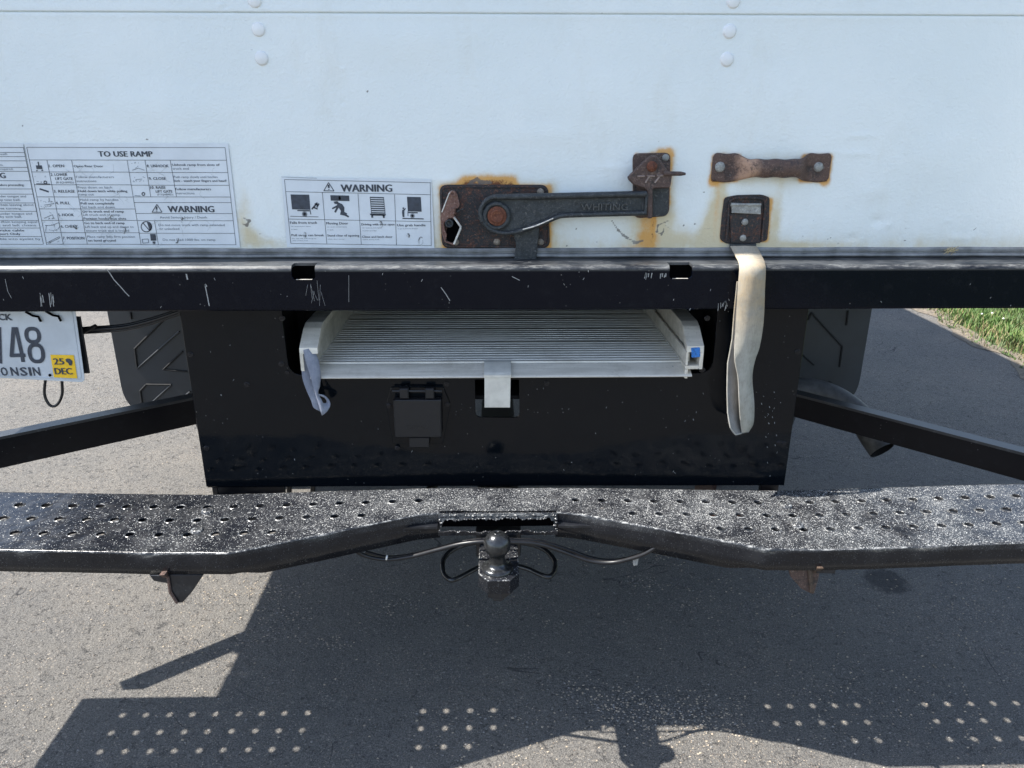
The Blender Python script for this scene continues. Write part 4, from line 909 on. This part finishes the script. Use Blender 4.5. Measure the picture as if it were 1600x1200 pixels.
def lip(xa, xb, n):
    rings = []
    for i in range(n+1):
        x = xa+(xb-xa)*i/n; e = .003; f = front(x); d = Vector((2*e, front(min(1.3199, x+e))-front(max(-1.3199, x-e)))).normalized(); nx, ny = d.y, -d.x
        z = zs_(x); wob = .0005*math.sin(x*23)+.0003*math.sin(x*61); tt = min(1, max(0, (.478-abs(x))/.05)); lh = .046+.011*tt*tt*(3-2*tt)
        pr_ = [(-RR, 0)]+[(-RR+RR*math.sin(a), -RR+RR*math.cos(a)) for a in (math.radians(t) for t in (15, 30, 45, 60, 75, 90))]+[(0, -.03), (-.001, -lh), (-.005, -lh), (-.004, -.03), (-.004, -RR)]
        # the flat rear vertex must meet the top plate, so it is taken straight back in y
        R_ = []
        for k, (o_, dz) in enumerate(pr_):
            if k == 0: R_.append((x, f+RR, z))
            else: R_.append((x+nx*(o_+wob*(k > 5)), f+ny*(o_)-abs(ny)*0+ (wob*(k > 5)), z+dz))
        rings.append(R_)
    strip(mb, rings, STEP, False, True)
lip(-1.3199, -.1152, 170); lip(.1152, 1.3199, 170)
rings = []
for x in np.linspace(-1.3199, 1.3199, 60): z = zs_(x); rings.append([(x, YB-.005, z), (x, YB-.0015, z-.0008), (x, YB, z-.005), (x, YB, z-.045), (x, YB-.004, z-.045), (x, YB-.004, z-.006)])
strip(mb, rings, STEP, False, True)
for s_ in (-1, 1): x = 1.3209*s_; plate(mb, rnd([(1.206, .521), (1.419, .521), (1.419, .5598), (1.206, .5598)], .006, 3), (lambda x: lambda u, v, w: (x+w-.002, u, v))(x), .004, STEP)
# torch-cut slot in the recessed centre
zc0 = zs_(0); ZT1 = zc0; YL = 1.314
def ragged(x0, x1, z, amp, n, seed):
    r_ = random.Random(seed); out = []
    v = 0
    for i in range(n+1): v = .6*v+r_.uniform(-amp, amp); out.append((x0+(x1-x0)*i/n, z+v))
    return out
zt_ = atY(780, 813, YL-.012).z; zb_ = atY(780, 831, YL-.022).z; zbb = atY(780, 838, YL-.026).z
up_e = ragged(-.108, .106, zt_-.001, .0021, 52, 3); lo_e = ragged(-.106, .108, zb_-.0005, .0020, 52, 5)
up_e[0] = (-.108, zt_-.006); up_e[-1] = (.106, zt_-.005)
plate(mb, [(-.117, ZT1-.001), (-.117, zt_-.004)]+up_e+[(.117, zt_-.004), (.117, ZT1-.001)], lambda u, v, w: (u, YL-.002-(ZT1-v)*.35+w, v), .004, STEP)
plate(mb, lo_e[::-1]+[(-.117, zb_), (-.117, zbb), (.117, zbb), (.117, zb_)], lambda u, v, w: (u, YL-.022+w, v), .004, STEP)
x = -.114
while x < .114:            # lumpy weld and torch slag
    r_ = random.uniform(.0022, .0046); lathe(mb, [(0, -r_), (r_*.8, -r_*.6), (r_, 0), (r_*.75, r_*.55), (0, r_*.75)], (x, YL-.002+random.uniform(-.001, .0015), ZT1-.0055+random.uniform(-.002, .001)), (random.uniform(-.4, .4), -.4, 1), STEP, 8); x += r_*random.uniform(.9, 1.7)
for e_, yy, nn in ((up_e, YL-.008, 60), (lo_e, YL-.023, 44)):
    for i in range(nn):
        (x, z) = random.choice(e_[2:-2]); r_ = random.uniform(.0010, .0026); lathe(mb, [(0, -r_), (r_*.8, -r_*.5), (r_, 0), (r_*.7, r_*.6), (0, r_*.8)], (x+random.uniform(-.002, .002), yy, z+.0006), (random.uniform(-.5, .5), -1, .3), STEP, 7)
for s_ in (-1, 1):
    for k in range(6): r_ = random.uniform(.0018, .0042); lathe(mb, [(0, -r_), (r_*.8, -r_*.5), (r_, 0), (r_*.7, r_*.5), (0, r_*.7)], (.1135*s_+random.uniform(-.002, .002), YL-.003-.003*k, ZT1-.007-k*.0058), (0, -1, .4), STEP, 8)
step = part(mb, 'step_bumper', truck, 'perforated black step flecked with grit and painted glints, its front notched at the centre')
mb = MB(); box(mb, (-.112, YL+.012, zbb), (.112, YL+.016, ZT1-.006), GAPM, 0); box(mb, (-.350, 1.298, .5355), (-.119, 1.408, .5395), BRKT, 0); box(mb, (.119, 1.298, .5355), (.245, 1.408, .5395), BRKT, 0); box(mb, (-.116, 1.345, .5355), (.116, 1.408, .5395), BRKT, 0)  # first box: black sheet painted as the shade inside the slot
part(mb, 'step_under_plate', step)
# carriage bolts and scabs on the step
for p in ((324, 799), (308, 829), (1228, 790), (1245, 820)):
    mb = MB(); q = atZ(*p, .5525); lathe(mb, [(.0125, -.001), (.0115, .0025), (.007, .0048), (0, .0055)], q, (0, 0, 1), STEP, 18); part(mb, 'carriage_bolt', step)
# hangers below the step
for s_, mt in ((-1, RUSTB), (1, HANGR)):
    mb = MB(); cx_ = -.612 if s_ < 0 else .600
    if s_ < 0:
        plate(mb, [(1.182, .514), (1.41, .514), (1.41, .42), (1.28, .453), (1.216, .475)], (lambda X: lambda u, v, w: (X+w, u, v))(-.616), .010, RUSTB, .001)
        plate(mb, [(-.745, 1.216), (-.555, 1.216), (-.555, 1.408), (-.745, 1.408)], PZ(.5395), .004, BRKT)
        plate(mb, [xz(*p, 1.197) for p in ((262, 898), (318, 898), (300, 925), (285, 942), (276, 942), (264, 925))], P3(1.197), .006, BRKT, .001)
        tube(mb, [atY(262, 900, 1.195), atY(266, 925, 1.195), atY(277, 942, 1.195)], .003, RUSTB, 6)
        plate(mb, [xz(*p, 1.194) for p in ((233, 899), (262, 899), (262, 912), (240, 908))], P3(1.194), .05, BRKT, .001)
    else:
        plate(mb, [(1.182, .514), (1.41, .514), (1.41, .42), (1.28, .453), (1.216, .475)], (lambda X: lambda u, v, w: (X+w, u, v))(.591), .010, HANGR, .001)
        plate(mb, [(.500, 1.216), (.625, 1.216), (.625, 1.408), (.500, 1.408)], PZ(.5395), .004, BRKT)
        plate(mb, [xz(*p, 1.204) for p in ((1232, 888), (1282, 888), (1279, 905), (1272, 928), (1268, 928), (1252, 920), (1236, 902))], P3(1.204), .006, RUSTB, .001)
        plate(mb, [xz(*p, 1.194) for p in ((1276, 888), (1308, 888), (1304, 897), (1276, 896))], P3(1.194), .05, BRKT, .001)
        plate(mb, [xz(*p, 1.200) for p in ((1262, 890), (1270, 890), (1272, 928), (1266, 926))], P3(1.200), .003, HANGR, .0008)
    part(mb, 'step_hanger', truck, 'dark steel step hanger with a rusty edge' if s_ < 0 else 'rust brown step hanger')
# ---- ball mount, ball, safety chain loops
mb = MB(); ZTg = .4875
hitch = empty('hitch_mount', (0, 1.25, .445), 'black ball hitch with two chain loops under the notch of the step', 'hitch')
ng = [(-.0375, 1.43), (-.0375, 1.218), (-.020, 1.194), (.022, 1.194), (.0395, 1.218), (.0395, 1.43)]
plate(mb, ng, PZ(ZTg), .030, GRIT2, .002); part(mb, 'ball_mount', hitch, 'gritty black steel tongue under the step notch')
mb = MB(); box(mb, (-.045, 1.345, .44), (.047, 2.3, .495), BRKT, .002); part(mb, 'receiver_tube', truck)
bm = MB(); bc = Vector((-.0015, 1.2316, .5417))
pf = [(.030, -.0555), (.030, -.050), (.0265, -.047), (.021, -.0455), (.0160, -.042), (.0145, -.036), (.0148, -.024), (.0165, -.0195)]+[(.0258*math.cos(a), .0258*math.sin(a)) for a in [math.radians(t) for t in range(-48, 85, 8)]]+[(.006, .0253), (0, .0254)]
lathe(bm, pf, bc, (0, 0, 1), BALL, 36); part(bm, 'hitch_ball', hitch, 'shiny oily tow ball')
mb = MB(); lathe(mb, [(0, 0), (.026, 0), (.028, .003), (.028, .020), (.026, .022), (0, .022)], (0, 1.2316, .4345), (0, 0, 1), BRKT, 6, False); lathe(mb, [(.013, -.012), (.013, .002), (0, -.012)], (0, 1.2316, .4345), (0, 0, 1), BRKT, 12); part(mb, 'ball_nut', hitch)
for pts in ([(756, 882), (735, 893), (712, 905), (702, 905), (693, 895), (692, 878), (700, 865), (715, 855), (735, 849), (760, 845)], [(800, 882), (825, 889), (845, 898), (858, 901), (866, 893), (867, 878), (856, 863), (838, 853), (815, 848), (795, 846)]):
    mb = MB(); tube(mb, spline([atZ(*p, .405+.035*max(0, i-4)/5) for i, p in enumerate(pts)], 6), .0052, BALL, 10); part(mb, 'safety_chain_loop', hitch)
mb = MB()
wp = [(545, 850), (565, 866), (600, 874), (640, 870), (680, 860), (720, 850), (760, 846), (800, 847), (840, 850), (880, 862), (920, 876), (955, 879), (985, 873), (1010, 864), (1030, 850)]
tube(mb, spline([atY(*p, 1.28+.02*math.sin(i*.8)) for i, p in enumerate(wp)], 6), .0042, RUBBER, 8)
tube(mb, spline([atY(p[0]+6, p[1]-4, 1.32) for p in wp[1:-1]], 6), .0034, RUBBER, 8)
c_ = atY(603, 871, 1.28); lathe(mb, [(.0052, 0), (.0052, .003)], c_, (1, 0, -.2), ALUC, 10); c_ = atY(990, 874, 1.28); lathe(mb, [(.0062, 0), (.0062, .008)], c_, (1, 0, .3), ZINC, 10)
poly_px(mb, [(988, 872), (998, 871), (996, 883), (990, 884)], 1.272, ZINC, .002)
part(mb, 'trailer_wiring', truck, 'thin black cable looping behind the tow ball')

# ---- licence plate
plt = MB(); LPy = 1.428
A = atY(118, 489, LPy); Bp = atY(133, 599, LPy); ang = math.atan2(A.x-Bp.x, A.z-Bp.z)
rg = Vector((math.cos(ang), 0, -math.sin(ang))); ug = Vector((math.sin(ang), 0, math.cos(ang)))
BR = Bp+ug*.002
def lp(u, v): q = BR-rg*(.305-u)+ug*v; return (q.x, q.z)
plate(plt, rnd([lp(0, 0), lp(.305, 0), lp(.305, .152), lp(0, .152)], .010), P3(LPy), .0012, PLATE, .0004)
loop = rnd([lp(.006, .006), lp(.299, .006), lp(.299, .146), lp(.006, .146)], .008); loop = [Vector((x, LPy-.0004, z)) for x, z in loop]; tube(plt, loop+[loop[0]], .0009, PLATE, 6, False)
lic = part(plt, 'licence_plate', truck, 'pale licence plate with black characters ending in 48')
mb = MB()
def tp(s, xl, yb, xr, cap, bold, m=INK, b=None, d=.0012):
    e = emboss(s, xl, yb, xr, cap, LPy-.0002, d, m, bold); (b or mb).add(e.v, e.f, m)
stroke = {'4': [[(30, 570), (28, 566), (21, 551)], []]}
def zl(x, y): return (x/7.5, 480+y/7.5)
def stk(pts, w=.0085):
    P = [atY(*zl(*p), LPy-.0008) for p in pts]
    for k_, (p, q) in enumerate(zip(P, P[1:])):
        o_ = Vector((0, -.00012*k_, 0)); d = (q-p).normalized(); n_ = Vector((-d.z, 0, d.x))*w/2; e_ = d*w*.42
        mb.add([v_+o_ for v_ in (p-n_-e_, q-n_+e_, q+n_+e_, p+n_-e_)], [(0, 1, 2, 3)], INK)
stk([(268, 625), (258, 560), (190, 255), (158, 255), (136, 565), (280, 562)], .0074)
def oval(cx, cy, rx, ry, w=.0078, n=28, tw=0, dy=0):
    P = []
    for i in range(n+1):
        a = i*6.2832/n; c, s2 = math.cos(a), math.sin(a); P.append((cx+rx*abs(c)**.75*(1 if c > 0 else -1)+tw*s2*ry*.0, cy+ry*abs(s2)**.9*(1 if s2 > 0 else -1)))
    P = [(x+(y-cy)*tw, y) for x, y in P]; P3_ = [atY(*zl(*p), LPy-.0008+dy) for p in P]; V = []; F = []
    m_ = sum(P3_, Vector())/len(P3_)
    for p in P3_: d = (p-m_).normalized()*w/2; V += [p-d, p+d]
    for i in range(n): F.append((2*i, 2*i+1, 2*i+3, 2*i+2))
    mb.add(V, F, INK)
oval(383, 330, 74, 78, tw=.12); oval(425, 540, 78, 98, tw=.12, dy=-.0003)
stk([(-12, 250), (0, 640)], .008)
for s, x0, x1 in (('W', -190, -130), ('I', -118, -108), ('S', -100, -60), ('C', -50, -8), ('O', 22, 100), ('N', 140, 222), ('S', 248, 330), ('I', 352, 378), ('N', 400, 480)):
    p = zl(x0, 800); q = zl(x1, 800); tp(s, p[0], p[1], q[0], 13, .01)
p = zl(-30, 150); q = zl(150, 150); tp('TRUCK', p[0]-28, p[1], q[0], 9.5, .02)
part(mb, 'plate_characters', lic)
mb = MB(); poly_px(mb, [zl(*p) for p in ((590, 558), (862, 562), (905, 835), (632, 822))], LPy-.0014, YEL, .0006)
for s, x0, yb, x1, cp, bo in (('25', 636, 672, 755, 74, .04), ('DEC', 650, 788, 850, 76, .03)):
    p = zl(x0, yb); q = zl(x1, yb); txt(mb, s, p[0], p[1], q[0], cp/7.5, LPy-.0022, INK, bo)
poly_px(mb, [zl(*p) for p in ((765, 612), (790, 600), (820, 606), (845, 628), (848, 655), (838, 685), (812, 682), (800, 655), (775, 640))], LPy-.0022, INK)
part(mb, 'registration_sticker', lic, 'yellow 25 DEC sticker in the corner of the plate')
mb = MB(); q = atY(*zl(583, 798), LPy-.002); rivet(mb, q, .0028, GAPM, .001)
plate(mb, [(atY(-150, 487, LPy+.01).x, .93), (atY(124, 487, LPy+.012).x, .93), (atY(140, 583, LPy+.012).x, atY(140, 583, LPy+.012).z), (atY(-150, 583, LPy+.01).x, atY(140, 583, LPy+.012).z)], P3(LPy+.010), .004, BRKT, .0008)
box(mb, (-1.0, LPy+.0145, .90), (-.84, LPy+.03, .9485), BRKT, .001)
for p in ((384, 100), (620, 95)): 
    c0 = atY(*zl(*p), LPy-.004); tube(mb, [c0+Vector((-.012, 0, .008)), c0, c0+Vector((.010, 0, -.002)), c0+Vector((.013, 0, -.012))], .0022, GAPM, 6)
part(mb, 'plate_bracket', truck)
mb = MB()
tube(mb, spline([atY(*p, 1.46) for p in ((74, 575), (70, 602), (70, 618), (76, 631), (84, 635), (92, 629), (97, 616), (97, 600), (95, 575))], 6), .0028, RUBBER, 8); part(mb, 'hanging_cable_loop', truck, 'thin black cable loop below the licence plate')
for off, yy in ((0, 1.47), (4, 1.475), (-3, 1.48)):
    mb = MB(); tube(mb, spline([atY(x, y+off, yy) for x, y in ((105, 518), (128, 516), (160, 514), (195, 511), (230, 503), (262, 493), (300, 480))], 6), .0032, RUBBER, 8); part(mb, 'tail_light_cable', truck)
mb = MB(); tube(mb, spline([atY(x, y, 1.468) for x, y in ((110, 520), (126, 521), (136, 516), (150, 509))], 5), .0040, RUBBER, 8); part(mb, 'cable_splice', truck)

# ---- braces, mud flaps, wheels, chassis
def brace(A_, B_, h, w, lab, sgn):
    m = MB(); A_ = Vector(A_); B_ = Vector(B_); d = (B_-A_).normalized(); side = Vector((0, 0, 1)).cross(d).normalized()
    if side.y > 0: side = -side      # towards the camera
    def bar(o0, o1, z0, z1, mt=None):
        V = [p+side*o+Vector((0, 0, z)) for p in (A_, B_) for o, z in ((o0, z0), (o1, z0), (o1, z1), (o0, z1))]
        m.add(V, [(0, 1, 2, 3), (7, 6, 5, 4), (0, 4, 5, 1), (1, 5, 6, 2), (2, 6, 7, 3), (3, 7, 4, 0)], mt or BRACE)
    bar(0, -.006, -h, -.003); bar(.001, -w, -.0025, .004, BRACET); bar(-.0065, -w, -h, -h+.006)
    return part(m, 'step_brace', truck, lab)
brace((-.60, 1.948, .611), (-1.26, 1.444, .622), .070, .034, 'steel brace from frame to left end of step, its top edge sunlit', -1)
brace((.60, 2.10, .585), (1.262, 1.435, .583), .062, .034, 'steel brace from frame to right end of step, in shade', 1)
for s_, xo, zb2 in ((-1, 1.207, .372), (1, 1.186, .385)):
    mb = MB(); FY = 2.30
    poly = rnd([(s_*.56, .96), (s_*.56, zb2), (s_*xo, zb2), (s_*xo, .96)], [0, .05, .10, 0], 8)
    plate(mb, poly, P3(FY), .010, FLAP, .001)
    K = []
    def gz(x, y): return (x/3.872, 470+y/3.872)
    segs = [[(985, 120), (815, 290), (830, 410), (1085, 185)], [(1105, 305), (988, 416), (1130, 428)], [(1035, 508), (885, 506), (848, 545), (860, 632), (895, 638), (1035, 508)], [(790, 70), (793, 110)], [(1100, 590), (1150, 550)]]
    segr = [[(180, 108), (360, 305), (345, 425)], [(395, 95), (385, 180)], [(130, 355), (195, 412)], [(285, 510), (318, 545), (315, 575)], [(160, 150), (180, 108)]]
    for sg in (segs if s_ < 0 else segr):
        P = [atY(*(gz(*p) if s_ < 0 else (1220+p[0]/3.75, 460+p[1]/3.75)), FY-.0015) for p in sg]
        if s_ < 0: 
            for p, q in zip(P, P[1:]): tube(mb, [p, q], .0034, FLAPG if q.z < p.z or abs(q.z-p.z) < .01 else FLAP, 6)
        else:
            for p, q in zip(P, P[1:]): tube(mb, [p, q], .0034, FLAPG, 6)
    # raised lozenges of the moulded pattern, inside edge and out of direct sight
    for k in range(3):
        z0 = .45+.15*k; x0 = s_*.62; tube(mb, [(x0, FY-.001, z0), (x0+s_*.10, FY-.001, z0+.10), (x0+s_*.10, FY-.001, z0+.15)], .003, FLAPG, 6)
    part(mb, 'mud_flap', truck, 'rubber mud flap with embossed chevrons, left of the skirt panel' if s_ < 0 else 'rubber mud flap with embossed chevrons, right of the skirt panel')
    for k, xw in enumerate((.72, .98)):
        mb = MB(); prof_ = [(.18, -.10), (.33, -.11), (.365, -.10), (.38, -.08), (.383, 0), (.38, .08), (.365, .10), (.33, .11), (.18, .10)]
        lathe(mb, prof_, (s_*xw, 2.85, .385), (1, 0, 0), TYRE, 40); wh = part(mb, 'wheel', truck)
        mb = MB(); lathe(mb, [(.18, -.10), (.185, -.09), (.16, -.02), (.06, .0), (0, 0)], (s_*xw, 2.85, .385), (s_, 0, 0), STEELW, 30); part(mb, 'rim', wh)
mb = MB()
for s_ in (-1, 1): box(mb, (s_*.43-.035, 1.62, .72), (s_*.43+.035, 5.9, .93), DARKIN, .002)
lathe(mb, [(.06, -.7), (.06, .7)], (0, 2.85, .385), (1, 0, 0), DARKIN, 14); lathe(mb, [(0, -.16), (.13, -.12), (.16, 0), (.13, .12), (0, .16)], (0, 2.85, .385), (0, 1, 0), DARKIN, 16)
box(mb, (-.395, 2.42, .80), (.395, 2.48, .90), DARKIN, .002); part(mb, 'chassis_frame', truck)
for s_ in (-1, 1):
    mb = MB(); a, c = (-.62, -.46) if s_ < 0 else (.47, .62)
    box(mb, (a, 1.475, .44), (a+.012, 1.60, .93), BRKT if s_ < 0 else RUSTB, .001); box(mb, (c-.04 if s_ > 0 else a+.0125, 1.475, .44), (c if s_ > 0 else c-.005, 1.487, .545), BRKT, .001); box(mb, (a+.002, 1.44, .47), (c-.002, 1.47, .512), BRKT if s_ < 0 else RUSTO, .001)
    part(mb, 'step_support', truck)
for x in (452, 489):
    mb = MB(); tube(mb, spline([atY(x-2, 735, 1.60), atY(x, 755, 1.60), atY(x, 775, 1.60), atY(x+3, 800, 1.62)], 5), .006, RUBBER, 8); part(mb, 'brake_hose', truck)
mb = MB(); tube(mb, [atY(690, 740, 1.7), atY(655, 790, 1.62)], .012, BRKT, 8); part(mb, 'spare_support_rod', truck)
# exhaust tail pipe turning down behind the right brace
mb = MB(); ep = [Vector((.55, 2.15, .520)), Vector((.85, 2.15, .520)), Vector((1.0, 2.14, .505)), Vector((1.09, 2.10, .455)), Vector((1.135, 2.06, .39)), Vector((1.15, 2.03, .365))]
ep = [p+Vector((0, 0, -.012)) for p in ep]; tube(mb, spline(ep, 6), .038, PIPE, 22, False); tube(mb, spline(ep, 6), .035, DARKIN, 22, False); part(mb, 'tail_pipe', truck, 'dull exhaust pipe turned down behind the right brace')

# ================================================================== loading ramp stowed in its pocket
ramp = empty('loading_ramp', (0, 1.43, .79), 'ribbed aluminium loading ramp slid into the slot of the black skirt panel', 'ramp')
RY = 1.425; rx0, rx1 = -.372, .392; ZR = .822
mb = MB(); pr2 = [(RY, .8045), (RY-.001, .806), (RY+.002, .8085), (RY+.037, ZR)]
y = RY+.042
while y < 2.3:
    pitch = random.choice((.0165, .0165, .024)); pr2 += [(y, ZR-.0008), (y+.0012, ZR+.0028), (y+pitch-.0085, ZR+.0032), (y+pitch-.0072, ZR-.0002), (y+pitch-.0062, ZR-.0032), (y+pitch-.0022, ZR-.0032)]; y += pitch
pr2 += [(2.3, ZR), (2.3, ZR-.012), (RY+.01, ZR-.020), (RY+.004, .8040)]
rings = [[(x, yy, z) for yy, z in pr2] for x in (rx0, 0, rx1)]; strip(mb, rings, ALU, True, False); mb.add(rings[0], [tuple(range(len(pr2)))], ALU); mb.add(rings[-1], [tuple(range(len(pr2)))[::-1]], ALU)
part(mb, 'deck', ramp, 'grey deck with cross ribs')
for s_ in (-1, 1):
    mb = MB(); xi = rx0+.002 if s_ < 0 else rx1-.002; xo = xz(466, 540, RY)[0] if s_ < 0 else xz(1101, 540, RY)[0]
    zt = .868; cap_i = xo+.036 if s_ < 0 else xo-.034
    def rail(poly, xa, xb):   # poly in (y,z), extruded in x
        xa, xb = min(xa, xb), max(xa, xb); plate(mb, poly, lambda u, v, w: (xa+w, u, v), xb-xa, ALU, .0012)
    slope = [(RY+.002, zt-.012), (RY+.004, zt), (RY+.05, zt+.028), (RY+.07, zt+.034), (2.3, zt+.034), (2.3, zt+.022), (RY+.075, zt+.022), (RY+.055, zt+.016), (RY+.012, zt-.012)]
    rail(slope, xo, cap_i)
    rail([(RY+.002, zt-.048), (RY+.002, zt-.0125), (RY+.06, zt+.014), (2.3, zt+.0205), (2.3, zt-.048)], xo, xo-s_*.007)
    rail([(RY+.030, ZR-.02), (RY+.034, zt-.006), (RY+.075, zt+.016), (2.3, zt+.0215), (2.3, ZR-.02)], (rx0-.0005 if s_ < 0 else rx1+.0005), (rx0+.006 if s_ < 0 else rx1-.006))
    if s_ > 0:
        rail([(RY+.003, zt-.041), (RY+.003, zt-.048), (2.2, zt-.048), (2.2, zt-.041)], cap_i, xo-.0075); rail([(RY+.004, ZR-.022), (RY+.004, zt-.049), (RY+.03, zt-.049), (RY+.03, ZR-.022)], cap_i, cap_i+.006)
        rail([(RY+.003, zt-.040), (RY+.003, zt-.0125), (2.2, zt-.0125), (2.2, zt-.040)], cap_i, cap_i+.004)
    part(mb, 'side_rail', ramp)
mb = MB(); poly_px(mb, rnd([(1080, 544), (1094, 543), (1094, 558), (1081, 559)], 1.5), RY+.001, BLUE, .004, .0005); part(mb, 'blue_sticker', ramp, 'small torn blue sticker in the right rail end')
mb = MB(); TY = RY-.003
plate(mb, [xz(*p, TY) for p in ((757, 590), (798, 590), (797, 637), (757, 637))], P3(TY), .004, ALUC, .0008)
t0 = xz(757, 589, TY); t1 = xz(798, 589, TY)
V = []; 
for yy, zz in ((TY-.002, t0[1]-.001), (TY-.002, t0[1]+.004), (TY+.004, t0[1]+.008), (TY+.034, .8275), (TY+.044, .829), (TY+.044, .826), (TY+.034, .8245), (TY+.004, t0[1]+.004), (TY+.002, t0[1]-.001)): V.append((yy, zz))
strip(mb, [[(x, yy, zz) for yy, zz in V] for x in (t0[0]-.001, t1[0]+.001)], ALUC, True, False)
for x in (t0[0]-.001, t1[0]+.001): mb.add([(x, yy, zz) for yy, zz in V], [tuple(range(len(V)))], ALUC)
part(mb, 'latch_tab', ramp, 'bright folded metal latch tab at the middle of the ramp')
mb = MB()
Ls = [(474, 547, 1.424), (477, 562, 1.420), (484, 585, 1.414), (490, 606, 1.409), (495, 622, 1.406), (499, 636, 1.404), (503, 649, 1.404)]
Rs = [(488, 543, 1.434), (497, 560, 1.428), (501, 582, 1.422), (500, 602, 1.418), (497, 614, 1.412), (504, 628, 1.408), (508, 646, 1.406)]
ribbon(mb, [atY(*p) for p in Ls], [atY(*p) for p in Rs], .0018, WEBB)
Lq = [(503, 649, 1.404), (508, 646, 1.404), (513, 640, 1.408), (516, 632, 1.414), (513, 624, 1.420), (506, 618, 1.424), (498, 616, 1.426)]
Rq = [(495, 624, 1.406), (502, 628, 1.410), (508, 630, 1.416), (511, 628, 1.422), (508, 622, 1.428), (502, 619, 1.430), (496, 618, 1.430)]
ribbon(mb, [atY(*p) for p in Lq], [atY(*p) for p in Rq], .0018, WEBB)
Ls2 = [(474, 548, 1.430), (472, 565, 1.430), (472, 588, 1.428), (478, 608, 1.424), (486, 626, 1.420), (490, 637, 1.418), (498, 641, 1.416)]
Rs2 = [(490, 548, 1.440), (492, 565, 1.440), (493, 590, 1.436), (497, 608, 1.430), (497, 620, 1.424), (499, 634, 1.420), (501, 643, 1.418)]
ribbon(mb, [atY(*p) for p in Ls2], [atY(*p) for p in Rs2], .0018, WEBB)
part(mb, 'ramp_strap', ramp, 'faded blue grey webbing loop at the left rail')
